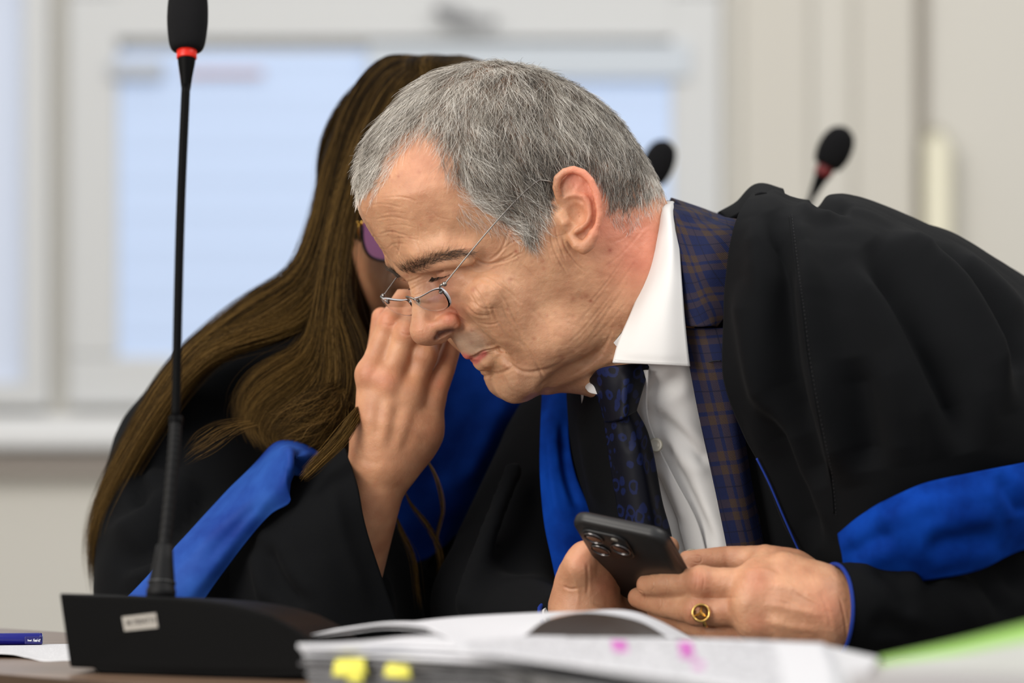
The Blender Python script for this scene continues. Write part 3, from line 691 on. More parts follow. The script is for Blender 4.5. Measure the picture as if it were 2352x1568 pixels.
# gooseneck
neck = spline([W(374,1290,2.735), W(388,1160,2.74), W(399,1040,2.745), W(404,960,2.75)], 60)
rr = .0046+.00025*np.sin(np.arange(60)*2.1); v, f = tube(neck, rr, 14); mesh_obj('flexible_neck', v, f, rub.m, mic)
v, f = tube(spline([W(404,962,2.75), W(409,700,2.77), W(416,450,2.80), W(427,195,2.83)], 40), .0033, 14); mesh_obj('neck_rod', v, f, blk.m, mic)
a = W(404,965,2.75); v, f = lathe([(.0050,0),(.0052,.002),(.0050,.007),(.003,.0075)], 18, a-np.array([0,0,.004])); mesh_obj('neck_joint', v, f, blk.m, mic)
b0 = W(369,1376,2.725); ax = W(378,1250,2.735)-b0; Lb = np.linalg.norm(ax)
v, f = lathe([(.0105,0),(.0105,.007),(.0098,.0075),(.0094,.012),(.0072,.028),(.0060,Lb-.001),(.0045,Lb)], 22, b0, ax); mesh_obj('neck_boot', v, f, rub.m, mic)
v, f = lathe([(.0097,.0112),(.0102,.0116),(.0102,.0124),(.0096,.0128)], 22, b0, ax); mesh_obj('boot_seam', v, f, pmat('worn_black_plastic', (.03, .03, .03), .4).m, mic)
h0 = W(427,208,2.83); ax = W(429.5,100,2.84)-h0; Lh = np.linalg.norm(ax); ax /= Lh
def hs(px_r): return px_r*2.83/FPX
v, f = lathe([(hs(10),0),(hs(11),.002),(hs(14),.010),(hs(20),.022),(hs(21.5),.030),(hs(21.5),.0315)], 28, h0, ax); mesh_obj('head_cone', v, f, blk.m, mic)
v, f = lathe([(hs(22.5),.0250),(hs(23.5),.0256),(hs(23.5),.0310),(hs(22.5),.0316)], 28, h0, ax); mesh_obj('light_ring', v, f, redm.m, mic)
fp = [(hs(24),.0312),(hs(34),.0322),(hs(40),.0355),(hs(44),.042),(hs(47),.052),(hs(47.5),.060),(hs(46),.070),(hs(42),.079),(hs(35),.0865),(hs(22),.0925),(hs(8),.0950),(.0003,.0953)]
v, f = lathe([tuple(q) for q in spline(fp, 40)], 40, h0, ax); mesh_obj('foam_windscreen', v, f, foam.m, mic)
# the inventory sticker, slightly askew
def on_base(px, py, off=.0006): return mp_(px, py)-np.array([0, off, 0])
stk = pmat('sticker_paper', (.36, .335, .30), .55)
v, f = join_parts([(np.array([on_base(280,1416), on_base(358,1407), on_base(363,1441), on_base(286,1449)]+[on_base(280,1416,0), on_base(358,1407,0), on_base(363,1441,0), on_base(286,1449,0)]), [(0,1,2,3),(4,7,6,5),(0,4,5,1),(1,5,6,2),(2,6,7,3),(3,7,4,0)])])
st = mesh_obj('inventory_sticker', v, f, stk.m, mic, False)
def text_obj(name, body, origin, xd, yd, size, mat, parent=None, bold=False, shear=0.0, align='LEFT', xs=1.0):
    cu = bpy.data.curves.new(name, 'FONT'); cu.body = body; cu.size = size; cu.align_x = align; cu.extrude = .00003; cu.shear = shear
    if bold: cu.offset = size*.02
    ob = bpy.data.objects.new(name, cu); C.objects.link(ob)
    dg = bpy.context.evaluated_depsgraph_get(); me = bpy.data.meshes.new_from_object(ob.evaluated_get(dg)); bpy.data.objects.remove(ob)
    x = Vector(xd).normalized(); y = Vector(yd); y = (y-x*y.dot(x)).normalized(); z = x.cross(y)
    me.transform(Matrix.Scale(xs, 4, (1, 0, 0))); M = Matrix((x, y, z)).transposed().to_4x4(); M.translation = Vector(origin); me.transform(M)
    me.materials.clear(); me.materials.append(mat); o = bpy.data.objects.new(name, me); C.objects.link(o)
    if parent: o.parent = parent
    return o
ink = pmat('faded_grey_ink', (.10, .09, .08), .6)
p0 = on_base(291,1436,.0009); p1 = on_base(358,1428,.0009); p2 = on_base(288,1420,.0009)
text_obj('sticker_lettering', 'M 7004715', p0, p1-p0, p2-p0, .0052, ink.m, st, True)
# two more microphones behind the man
def back_mic(label, tip, bot, d, r, lit):
    t = thing('gooseneck_microphone', label, 'microphone', 'microphones on the desk behind the sitters')
    a, b = W(*tip, d), W(*bot, d); ax = a-b; L = np.linalg.norm(ax)
    v, f = lathe([tuple(q) for q in spline([(r*.45,0),(r*.78,.003),(r*.95,L*.25),(r,L*.45),(r*.93,L*.68),(r*.7,L*.87),(r*.3,L*.975),(.0003,L)], 24)], 26, b, ax); mesh_obj('foam_windscreen', v, f, foam.m, t)
    u = ax/L; v, f = lathe([(r*.42,-.010),(r*.52,-.009),(r*.52,.002),(r*.42,.003)], 20, b, u); mesh_obj('light_ring', v, f, redd.m, t)
    v, f = lathe([(r*.16,-.038),(r*.24,-.030),(r*.42,-.010),(r*.40,-.009)], 20, b, u); mesh_obj('head_cone', v, f, blk.m, t)
    e = b-u*.036; P = spline([e, e-u*.10, e-u*.16-np.array([0, 0, .08]), np.array([e[0]-.13, e[1]+.02, .80])], 40)
    v, f = tube(P, .0035, 10); mesh_obj('flexible_neck', v, f, rub.m, t)
    v, f = boxm((e[0]-.13, e[1]+.02, .776), .10, .13, .05); bevel(mesh_obj('base', v, f, blk.m, t, False), .012, 3)
    return t
back_mic('small blurred black microphone with dark red ring above the robed shoulder', (1942,292), (1897,385), 4.1, .0185, 0)
back_mic('small blurred black microphone half hidden behind the grey hair', (1533,322), (1493,420), 4.15, .0180, 0)
back_desk = thing('courtroom_desk', 'second brown desk behind the two sitters carrying blurred microphones', 'table')
v, f = boxm((.42, 1.30, .7375), 1.5, .5, .025); mesh_obj('desk_top', v, f, wood_m.m, back_desk, False)
for s_ in (-.28, 1.12):
    v, f = boxm((s_, 1.30, .3625), .03, .46, .725); mesh_obj('leg', v, f, wood_m.m, back_desk, False)

# ------------------------------------------------------------------ pen and paper at the left
penb = pmat('blue_translucent_plastic', (.002, .004, .22), .22, .5); penb.b.inputs['Transmission Weight'].default_value = .25
pend = pmat('dark_blue_clip', (.010, .008, .12), .3, .5)
wh = pmat('white_ink', (.75, .78, .85), .5)
pz = .7505
def tp(px, py):            # where the table top is seen at a pixel
    d = (EYE[2]-.75)*FPX/(py-1000); return W(px, py, d)
pen = thing('ballpoint_pen', 'blue capped ballpoint pen lying on the desk at far left', 'pen')
pc1 = tp(98, 1481); pc1[2] = .75+.0049; dirp = np.array([-1, -.10, 0.]); dirp /= np.linalg.norm(dirp)
v, f = lathe([(.0030,0),(.0046,.0008),(.0049,.003),(.0048,.030),(.0047,.050),(.0044,.051),(.0042,.13),(.0015,.14)], 24, pc1, dirp); mesh_obj('barrel', v, f, penb.m, pen)
sd = np.array([0, -1, 0.]); k = np.cross(dirp, (0, 0, 1)); k = k if k[1] < 0 else -k
cA = pc1+dirp*.0005+k*.0062; v, f = boxm(cA+dirp*.0065+np.array([0,0,-.0008]), .0138, .0012, .0058, dirp, k); cl = mesh_obj('clip', v, f, pend.m, pen, False); bevel(cl, .0005)
v, f = boxm(pc1+k*.0032+dirp*.0012, .0022, .0072, .0050, dirp, k); bevel(mesh_obj('clip_root', v, f, pend.m, pen, False), .0006)
v, f = lathe([(.0001,-.0004),(.0038,0),(.0040,.0012)], 20, pc1, dirp); mesh_obj('end_plug', v, f, pmat('pale_end_plug', (.30, .38, .5), .3).m, pen)
o_ = cA+dirp*.0112+k*.0008+np.array([0, 0, -.0015]); text_obj('clip_lettering', 'Pentel', o_, -dirp, (0, 0, 1), .0022, wh.m, cl, True, .1, xs=.58)
o_ = cA+dirp*.0070+k*.0008+np.array([0, 0, -.0018]); text_obj('clip_lettering', 'Feel-it!', o_, -dirp, (0, 0, 1), .0032, wh.m, cl, True, .3, xs=.64)
# printed paper: white sheet, rows of fine grey print as part of the material
def paper_mat(name, pink=(), rows=True, col=(.80, .80, .82), uvrows=60, dens=.55):
    t = NT(name); b = t.b; b.inputs['Roughness'].default_value = .6; b.inputs['Specular IOR Level'].default_value = .25
    uv = t.add('ShaderNodeUVMap'); sx = t.add('ShaderNodeSeparateXYZ'); t.link(uv.outputs[0], sx.inputs[0])
    def M(op, a, c=None, d=None):
        n_ = t.add('ShaderNodeMath', operation=op)
        for i, q in enumerate((a, c, d)):
            if q is None: continue
            if isinstance(q, (int, float)): n_.inputs[i].default_value = q
            else: t.link(q, n_.inputs[i])
        return n_.outputs[0]
    out = None
    if rows:
        v_ = M('MULTIPLY', sx.outputs[1], uvrows); fr = M('FRACT', v_); ln = M('LESS_THAN', fr, .42); row = M('FLOOR', v_)
        cb = t.add('ShaderNodeCombineXYZ'); t.link(M('MULTIPLY', sx.outputs[0], 60), cb.inputs[0]); t.link(M('MULTIPLY', row, 7.3), cb.inputs[1])
        nz = t.add('ShaderNodeTexNoise'); nz.inputs['Scale'].default_value = 1.0; nz.inputs['Detail'].default_value = 1; t.link(cb.outputs[0], nz.inputs['Vector'])
        wd = M('GREATER_THAN', nz.outputs['Fac'], .42)
        inx = M('MULTIPLY', M('GREATER_THAN', sx.outputs[0], .10), M('LESS_THAN', sx.outputs[0], .9)); iny = M('MULTIPLY', M('GREATER_THAN', sx.outputs[1], .07), M('LESS_THAN', sx.outputs[1], .93))
        out = M('MULTIPLY', M('MULTIPLY', ln, wd), M('MULTIPLY', M('MULTIPLY', inx, iny), dens))
    mx = t.add('ShaderNodeMixRGB'); mx.inputs[1].default_value = (*col, 1); mx.inputs[2].default_value = (.12, .12, .14, 1)
    if out is None: mx.inputs[0].default_value = 0
    else: t.link(out, mx.inputs[0])
    last = mx.outputs[0]
    for (x0, x1, y0, y1) in pink:
        e = M('MULTIPLY', M('MULTIPLY', M('GREATER_THAN', sx.outputs[0], x0), M('LESS_THAN', sx.outputs[0], x1)), M('MULTIPLY', M('GREATER_THAN', sx.outputs[1], y0), M('LESS_THAN', sx.outputs[1], y1)))
        m2 = t.add('ShaderNodeMixRGB', blend_type='MULTIPLY'); m2.inputs[2].default_value = (1.0, .20, .80, 1); t.link(M('MULTIPLY', e, .95), m2.inputs[0]); t.link(last, m2.inputs[1]); last = m2.outputs[0]
    t.link(last, b.inputs['Base Color']); return t.m
def sheet(name, G, nu, nv, mat, parent=None, th=.00025, strokes=(), ripple=0, seed=0):
    S = patch(G, nu, nv); V = S.reshape(-1, 3)
    if ripple: V = V+np.array([0, 0, 1.0])*(vnoise(V, 30, seed, 2)*ripple)[:, None]
    o = mesh_obj(name, V, np.array(grid_faces(nu, nv)), mat, parent)
    uvl = o.data.uv_layers.new(name='UVMap'); li = np.empty(len(o.data.loops), np.int32); o.data.loops.foreach_get('vertex_index', li)
    uv = np.stack([(li//nv)/(nu-1.), (li % nv)/(nv-1.)], 1).astype(np.float32); uvl.data.foreach_set('uv', uv.ravel())
    if th: solid(o, th, 0)
    return o
pm1 = paper_mat('printed_sheet', (), True, (.68, .68, .70), 22, .22)
G = [[tp(-190,1487), tp(-190,1500)+[0,0,.001], tp(-190,1512)], [tp(0,1483), tp(0,1495)+[0,0,.001], tp(0,1511)+[0,0,.0015]], [tp(60,1482), tp(60,1495), tp(60,1514)], [tp(100,1480), tp(100,1495), tp(100,1519)], [tp(160,1479), tp(160,1495), tp(158,1518)], [tp(210,1478), tp(210,1495), tp(210,1518)]]
for r_ in G:
    for q in r_: q[2] = max(q[2], .7503)
G[1][2][2] = .7532; G[0][2][2] = .7525; G[2][2][2] = .7515
o = sheet('paper_sheet', G, 40, 20, pm1); tag(o, 'loose printed white sheet with a wavy edge beside the blue pen', 'paper')
# ------------------------------------------------------------------ papers on the desk
def zp(px, py, z): return W(px, py, (EYE[2]-z)*FPX/(py-1000))
def prism(name, poly, thick, mat, parent=None):
    P = np.array(poly); n = len(P); Q = P-np.array([0, 0, thick]); V = np.concatenate([P, Q])
    F = [tuple(range(n)), tuple(range(n, 2*n))[::-1]]+[((i+1) % n, i, n+i, n+(i+1) % n) for i in range(n)]
    return mesh_obj(name, V, F, mat, parent, False)
edge_p = paper_mat('paper_plain', (), False, (.66, .66, .69))
pm_open = paper_mat('printed_page_highlighted', ((.590, .618, .12, .50), (.712, .738, .12, .55), (.738, .755, .60, .72)), True, (.70, .70, .73), 26, .75)
sleeve_m = pmat('grey_plastic_sleeve', (.11, .105, .11), .22, .6); add_noise_bump(sleeve_m, 60, .5, .002); noise_color(sleeve_m, (.03, .03, .032), (.26, .25, .26), 28, 3)
white_sl = pmat('off_white_sleeve_paper', (.26, .26, .27), .5, .3)
bundle = thing('sleeve_bundle', 'lowest bundle of grey plastic sleeves with yellow tabs sticking out', 'folder')
r = np.random.default_rng(3)
zt = .7765; k = 0
while zt > .752:
    th = r.uniform(.0010, .0022); j = r.uniform(-14, 14, 3)
    A = zp(700+j[0], 1513, .7765); Bp = zp(1130, 1528, .7765); Cp = zp(1600, 1640, .7765); D = zp(1900, 1560, .7765); E_ = zp(1150, 1475, .7765)
    P = np.array([A, Bp, Cp, D, E_])+np.array([j[1]*.00012, j[2]*.00018, 0]); P[:, 2] = zt
    P = spline(P, 30, True) if False else P
    prism('plastic_sleeve', P, th*.8, sleeve_m.m if k % 3 else white_sl.m, bundle); zt -= th; k += 1
yel = pmat('yellow_tab_paper', (.80, .74, .12), .6, .2)
def tab(px0, py0, px1, py1, tilt, zz):
    a = zp(px0, py0, zz); b = W(px1, py0+tilt, a[1]+3-.004); c_ = W(px1+6, py1+tilt, b[1]+3-.006); d = W(px0-6, py1, a[1]+3-.006)
    a2 = a+np.array([.002, .02, .0]); b2 = b+np.array([.002, .02, 0])
    o = sheet('yellow_tab', [[a2, a, d], [(a2+b2)/2, (a+b)/2-np.array([0, .002, 0]), (c_+d)/2-np.array([0, .003, 0])], [b2, b, c_]], 8, 10, yel.m, bundle, .0003); return o
tab(770, 1518, 838, 1552, -2, .7765); tab(800, 1526, 830, 1562, 8, .7745); tab(888, 1527, 940, 1552, 6, .7755)
blk_m = pmat('page_block', (.64, .64, .66), .6, .2)
o = prism('document_stack', [zp(1380, 1472, .7845), zp(1892, 1480, .7845), zp(2017, 1509, .7845), zp(1940, 1620, .7845), zp(1640, 1560, .7845), zp(1300, 1500, .7845)], .0078, blk_m.m)
tag(o, 'thick block of white pages whose right corner shows under the highlighted page', 'document'); bevel(o, .0004)
# white sheets whose left ends fan out
for i, (yl, yr, zz, lab) in enumerate([(1487, 1478, .7835, 'topmost of the white sheets whose left ends fan out'), (1494, 1490, .7815, 'middle one of the white sheets whose left ends fan out'), (1504, 1508, .7790, 'lowest of the white sheets whose left ends fan out, slightly wavy')]):
    x0 = 684+i*6
    G = [[zp(x0, yl-7, zz), zp(x0, yl, zz-.0004)], [zp(x0+130, yl-12, zz+.0008), zp(x0+130, yl+1, zz+.0006)], [zp(x0+260, yr-16, zz), zp(x0+260, yr+6, zz)], [zp(1100, yr-20, zz), zp(1100, yr+14, zz)], [zp(1300, yr-16, zz), zp(1300, yr+20, zz)]]
    o = sheet('paper_sheet', G, 30, 6, edge_p, None, .0011, ripple=.0005, seed=i); tag(o, lab, 'paper', 'white sheets fanned on the sleeve bundle')
# the open highlighted page
G = [[zp(1052, 1482, .7905), zp(1046, 1488, .7895), zp(1048, 1497, .787)], [zp(1110, 1467, .7880), zp(1120, 1485, .7880), zp(1130, 1505, .7870)], [zp(1300, 1464, .7868), zp(1310, 1490, .7868), zp(1310, 1529, .7862)],
     [zp(1600, 1466, .7864), zp(1610, 1510, .7864), zp(1600, 1573, .7860)], [zp(1893, 1476, .7862), zp(1920, 1535, .7862), zp(1944, 1640, .7860)]]
o = sheet('open_page', G, 60, 24, pm_open, None, .0004, ripple=.0002); tag(o, 'open printed page with pink highlighter marks on top of the pile', 'paper')
# the curled page behind it: rises from its fold, arches over and comes down on the right
cz = .7875
G = [[W(1040, 1492, 2.42), W(1034, 1470, 2.46), W(1000, 1452, 2.52), W(960, 1436, 2.58), W(930, 1430, 2.62)],
     [W(1110, 1480, 2.45), W(1095, 1462, 2.50), W(1075, 1442, 2.56), W(1060, 1424, 2.62), W(1060, 1416, 2.66)],
     [W(1195, 1464, 2.50), W(1200, 1448, 2.53), W(1215, 1428, 2.58), W(1235, 1412, 2.63), W(1250, 1406, 2.67)],
     [W(1255, 1422, 2.55), W(1278, 1415, 2.57), W(1302, 1410, 2.60), W(1330, 1405, 2.65), W(1350, 1403, 2.68)],
     [W(1345, 1406, 2.58), W(1375, 1404, 2.60), W(1402, 1402, 2.63), W(1425, 1401, 2.66), W(1440, 1402, 2.69)],
     [W(1462, 1424, 2.62), W(1474, 1421, 2.64), W(1490, 1420, 2.66), W(1500, 1421, 2.68), W(1510, 1424, 2.70)],
     [W(1540, 1466, 2.63), W(1555, 1463, 2.65), W(1570, 1463, 2.67), W(1580, 1464, 2.69), W(1590, 1466, 2.71)]]
o = sheet('curled_page', G, 70, 30, edge_p, None, .0003); tag(o, 'white page curling up into the lit outer edge of the paper arch', 'paper')
for i, (dy, ex, lab) in enumerate([(0, 714, 'upper of the two thin pages lifting away at left behind the pile'), (9, 722, 'lower of the two thin pages lifting away at left behind the pile')]):
    G = [[W(ex, 1458+dy*.4, 2.60), W(ex+4, 1452+dy*.3, 2.70)], [W(800, 1444+dy, 2.58), W(810, 1438+dy, 2.68)], [W(880, 1434+dy, 2.57), W(890, 1428+dy, 2.67)], [W(960, 1438+dy, 2.55), W(965, 1428+dy, 2.65)], [W(1004, 1450+dy, 2.53), W(1014, 1436+dy, 2.63)], [W(1026-dy*.6, 1472+dy*1.2, 2.49), W(1036-dy*.6, 1460+dy*1.2, 2.59)]]
    o = sheet('lifted_page', G, 40, 6, edge_p, None, .0004); tag(o, lab, 'paper', 'thin pages lifting at the left of the pile')
G = [[W(1188, 1470, 2.63), W(1188, 1464, 2.62), W(1192, 1457, 2.61)], [W(1240, 1470, 2.65), W(1242, 1448, 2.645), W(1246, 1430, 2.64)], [W(1300, 1472, 2.67), W(1300, 1440, 2.665), W(1303, 1413, 2.66)], [W(1370, 1472, 2.69), W(1368, 1436, 2.685), W(1366, 1406, 2.675)],
     [W(1430, 1472, 2.71), W(1426, 1440, 2.70), W(1420, 1406, 2.69)], [W(1490, 1472, 2.72), W(1484, 1450, 2.715), W(1476, 1424, 2.705)], [W(1540, 1474, 2.735), W(1534, 1466, 2.73), W(1528, 1450, 2.72)], [W(1572, 1476, 2.745), W(1570, 1472, 2.74), W(1568, 1466, 2.735)]]
o = sheet('curled_page', G, 60, 20, edge_p, None, .0003); tag(o, 'page standing in the shade inside the paper arch', 'paper')
# right corner: a green-edged brochure leaning up, and a grey folder in front
brm = NT('green_edged_print'); b = brm.b; uv = brm.add('ShaderNodeUVMap'); sx = brm.add('ShaderNodeSeparateXYZ'); rp = brm.add('ShaderNodeValToRGB')
rp.color_ramp.elements[0].color = (.27, .50, .10, 1); rp.color_ramp.elements[1].color = (.44, .45, .43, 1); rp.color_ramp.elements[0].position = .20; rp.color_ramp.elements[1].position = .28
brm.link(uv.outputs[0], sx.inputs[0]); brm.link(sx.outputs[1], rp.inputs[0]); brm.link(rp.outputs[0], b.inputs['Base Color'])
G = [[W(2022, 1512, 2.10), W(2022, 1545, 2.08), W(2022, 1575, 2.06)], [W(2090, 1498, 2.07), W(2090, 1540, 2.05), W(2090, 1590, 2.03)], [W(2200, 1474, 2.04), W(2200, 1535, 2.02), W(2200, 1610, 2.0)], [W(2352, 1436, 2.0), W(2352, 1520, 1.98), W(2352, 1640, 1.96)], [W(2500, 1400, 1.97), W(2500, 1520, 1.95), W(2500, 1660, 1.93)]]
o = sheet('brochure', G, 40, 16, brm.m, None, .0012); tag(o, 'out of focus brochure with a green top edge at the right corner', 'brochure')
gf = pmat('grey_folder', (.33, .31, .31), .5)
o = prism('grey_folder', [W(1948, 1546, 1.97), W(2150, 1540, 1.93), W(2400, 1552, 1.89), W(2400, 1640, 1.80), W(1955, 1640, 1.86)], .004, gf.m); tag(o, 'blurred plain grey folder at the bottom right corner before the brochure', 'folder')
# ------------------------------------------------------------------ hands
def chain(G, pts, r, k=.0025, mode='add'):
    G.cap([W(*p) for p in pts], r, k=k, mode=mode)
def man_left_hand():
    lo = np.minimum(W(1420, 1560, 2.74), W(1420, 1560, 3.02)); hi = np.maximum(W(2080, 1230, 2.74), W(2080, 1230, 3.02)); lo[1] = -.28; hi[1] = .03
    G = Sculpt(lo, hi, .0011)
    # back of the hand and wrist
    chain(G, [(2060,1440,2.885),(1940,1412,2.875),(1880,1395,2.872)], [.031,.0285,.0275], k=.01)
    chain(G, [(1890,1350,2.880),(1800,1318,2.882),(1745,1322,2.885)], [.0175,.0170,.0150], k=.014)
    chain(G, [(1890,1390,2.868),(1800,1372,2.868),(1728,1368,2.872)], [.0200,.0185,.0150], k=.014)
    chain(G, [(1890,1430,2.868),(1800,1425,2.868),(1735,1412,2.872)], [.0200,.0180,.0150], k=.014)
    chain(G, [(1890,1465,2.878),(1800,1468,2.882),(1740,1455,2.885)], [.0190,.0160,.0140], k=.014)
    G.ell(W(1830, 1400, 2.905), (.036, .018, .027), k=.012)
    # index, middle, ring, little
    chain(G, [(1745,1345,2.880),(1610,1336,2.888),(1530,1340,2.908),(1487,1343,2.923)], [.0135,.0112,.0100,.0084], k=.006)
    chain(G, [(1735,1400,2.880),(1600,1402,2.892),(1520,1388,2.922),(1466,1372,2.943)], [.0135,.0108,.0095,.0080], k=.005)
    chain(G, [(1750,1440,2.890),(1640,1448,2.905),(1560,1425,2.945),(1510,1400,2.965)], [.0125,.0100,.0092,.0082], k=.005)
    chain(G, [(1760,1470,2.900),(1660,1478,2.915),(1600,1465,2.945),(1570,1450,2.965)], [.0115,.0095,.0085,.0075], k=.005)
    # thumb over the screen side
    chain(G, [(1850,1330,2.905),(1755,1290,2.915),(1670,1286,2.925),(1582,1291,2.915)], [.0160,.0125,.0108,.0092], k=.010)
    chain(G, [(1820,1300,2.90),(1760,1284,2.90)], [.012,.010], k=.012)
    # knuckles
    for q in [(1742,1338,2.868),(1728,1385,2.866),(1735,1428,2.868)]: G.ell(W(*q), (.0125, .0115, .0125), k=.008)
    for q in [(1608,1334,2.884),(1600,1400,2.888)]: G.ell(W(*q), (.0095, .0110, .0112), k=.006)
    V, F = G.mesh(2); V, F = subdivide(V, F); V = relax(V, F, 1); N = normals(V, F)
    S = [([(1700,1372),(1640,1374),(1560,1372)],6,-.0006),([(1596,1305),(1600,1330),(1596,1360)],4,-.0006),([(1612,1308),(1617,1330),(1612,1360)],4,-.0005),([(1530,1312),(1534,1340),(1530,1368)],3,-.0005),
         ([(1585,1380),(1590,1400),(1585,1425)],4,-.0006),([(1515,1365),(1519,1385),(1513,1405)],3,-.0004),
         ([(1760,1340),(1820,1350),(1880,1375)],10,.0010),([(1750,1385),(1820,1398),(1890,1415)],10,.0010),([(1755,1425),(1820,1440),(1890,1450)],9,.0009),
         ([(1770,1370),(1830,1390),(1860,1430)],6,.0006),([(1800,1330),(1840,1365),(1890,1390)],5,.0006),([(1700,1300),(1760,1300),(1800,1320)],8,-.0006),
         ([(1880,1350),(1900,1400),(1910,1450)],7,-.0006),([(1925,1360),(1940,1420),(1945,1470)],5,-.0005),
         ([(1487,1318),(1500,1328),(1503,1345),(1495,1358)],2.6,-.0007),([(1462,1352),(1478,1360),(1482,1375),(1474,1388)],2.6,-.0007),([(1582,1276),(1606,1276),(1612,1284),(1606,1292),(1584,1290)],2.6,-.0007)]
    V = stroke_displace(V, N, S, project); V = V+N*(vnoise(V, 260, 8)*.00022+vnoise(V, 700, 9)*.00010)[:, None]
    return V, F
def man_right_hand():
    G = Sculpt(W(1225, 1540, 2.86)*[1, 0, 1]+[0, -.16, 0], W(1640, 1215, 3.05)*[1, 0, 1]+[0, .1, 0], .0012)
    chain(G, [(1335,1475,2.99),(1336,1400,2.965),(1345,1350,2.950)], [.023,.024,.0205], k=.012)
    chain(G, [(1322,1390,2.955),(1328,1320,2.940),(1336,1290,2.935)], [.0195,.0160,.0120], k=.01)
    chain(G, [(1330,1410,2.945),(1378,1350,2.965),(1362,1300,2.950)], [.020,.0155,.0120], k=.008)
    chain(G, [(1330,1300,2.930),(1345,1275,2.932),(1372,1305,2.945),(1392,1335,2.965)], [.0125,.0115,.0105,.0090], k=.006)
    chain(G, [(1350,1420,2.955),(1400,1395,2.985),(1480,1400,2.995),(1550,1425,2.99)], [.022,.0165,.0135,.0115], k=.008)
    chain(G, [(1350,1450,2.96),(1420,1430,2.98),(1500,1440,2.985),(1560,1460,2.985)], [.020,.0150,.0125,.0105], k=.006)
    chain(G, [(1360,1400,3.01),(1440,1340,3.02),(1500,1290,2.995),(1535,1256,2.955)], [.014,.011,.010,.0085], k=.005)
    V, F = G.mesh(2); V, F = subdivide(V, F); V = relax(V, F, 1); N = normals(V, F)
    S = [([(1292,1345),(1310,1352),(1330,1350)],5,-.0010),([(1300,1300),(1325,1345),(1328,1395)],7,.0008),([(1348,1290),(1350,1330),(1348,1370)],6,-.0010),([(1360,1385),(1400,1400),(1480,1415)],6,-.0010)]
    V = stroke_displace(V, N, S, project); V = V+N*(vnoise(V, 240, 18)*.00022)[:, None]
    return V, F
def woman_hand():
    G = Sculpt(W(740, 1420, 3.08)*[1, 0, 1]+[0, .00, 0], W(1090, 660, 3.08)*[1, 0, 1]+[0, .30, 0], .0012)
    # forearm and wrist
    chain(G, [(770,1370,3.165),(835,1180,3.135),(872,1085,3.125)], [.034,.0275,.0235], k=.012)
    chain(G, [(850,1060,3.128),(842,985,3.122)], [.0155,.0130], k=.012); chain(G, [(905,1070,3.130),(960,990,3.122)], [.0190,.0150], k=.012)
    # metacarpals
    chain(G, [(862,1060,3.118),(850,960,3.108),(852,862,3.112)], [.0165,.0125,.0112], k=.012)
    chain(G, [(880,1050,3.115),(885,970,3.104),(893,880,3.106)], [.0170,.0135,.0112], k=.012)
    chain(G, [(900,1050,3.118),(930,980,3.108),(942,905,3.110)], [.0170,.0135,.0108], k=.012)
    chain(G, [(915,1050,3.125),(975,990,3.118),(992,918,3.120)], [.0165,.0140,.0108], k=.012)
    G.ell(W(915, 980, 3.132), (.036, .012, .036), k=.012)
    # fingers lean over towards her mouth
    chain(G, [(852,862,3.110),(895,742,3.118),(925,690,3.135),(950,650,3.158)], [.0113,.0100,.0088,.0078], k=.005)
    chain(G, [(893,880,3.106),(935,765,3.110),(962,705,3.128),(985,660,3.155)], [.0113,.0100,.0090,.0080], k=.005)
    chain(G, [(942,905,3.110),(976,815,3.114),(1004,752,3.130),(1024,705,3.155)], [.0108,.0096,.0086,.0076], k=.005)
    chain(G, [(992,918,3.118),(1020,850,3.124),(1036,800,3.138),(1048,762,3.155)], [.0104,.0088,.0080,.0070], k=.004)
    # thumb tip beyond the index finger
    chain(G, [(860,960,3.150),(862,860,3.172),(873,780,3.185),(876,728,3.19)], [.0130,.0110,.0095,.0082], k=.006)
    for q in [(850,858,3.106),(892,876,3.101),(940,902,3.105)]: G.ell(W(*q), (.0108, .0100, .0118), k=.007)
    for q in [(895,742,3.113),(935,764,3.105),(976,814,3.110)]: G.ell(W(*q), (.0098, .0098, .0105), k=.005)
    V, F = G.mesh(2); V, F = subdivide(V, F); V = relax(V, F, 1); N = normals(V, F)
    S = [([(875,905),(868,960),(862,1010)],12,-.0009),([(917,920),(905,980),(893,1040)],12,-.0009),([(962,930),(945,990),(922,1045)],12,-.0006),
         ([(880,742),(895,748),(912,742)],5,-.0004),([(918,762),(935,769),(952,764)],5,-.0004),([(820,1048),(850,1062),(880,1064)],9,-.0003)]
    V = stroke_displace(V, N, S, project)
    return V, F
def tint_hand(V, base, seed, knuckles=()):
    q = project(V); c = np.tile(base, (len(V), 1)); n = vnoise(V, 90, seed)[:, None]
    c = c*(1+n*np.array([.03, .07, .08])); k = sum((blob(q, p, r_) for p, r_ in knuckles), np.zeros(len(V)))[:, None]
    return np.clip(c*(1-np.clip(k, 0, 1)*np.array([-.03, .11, .09])), 0, 1)

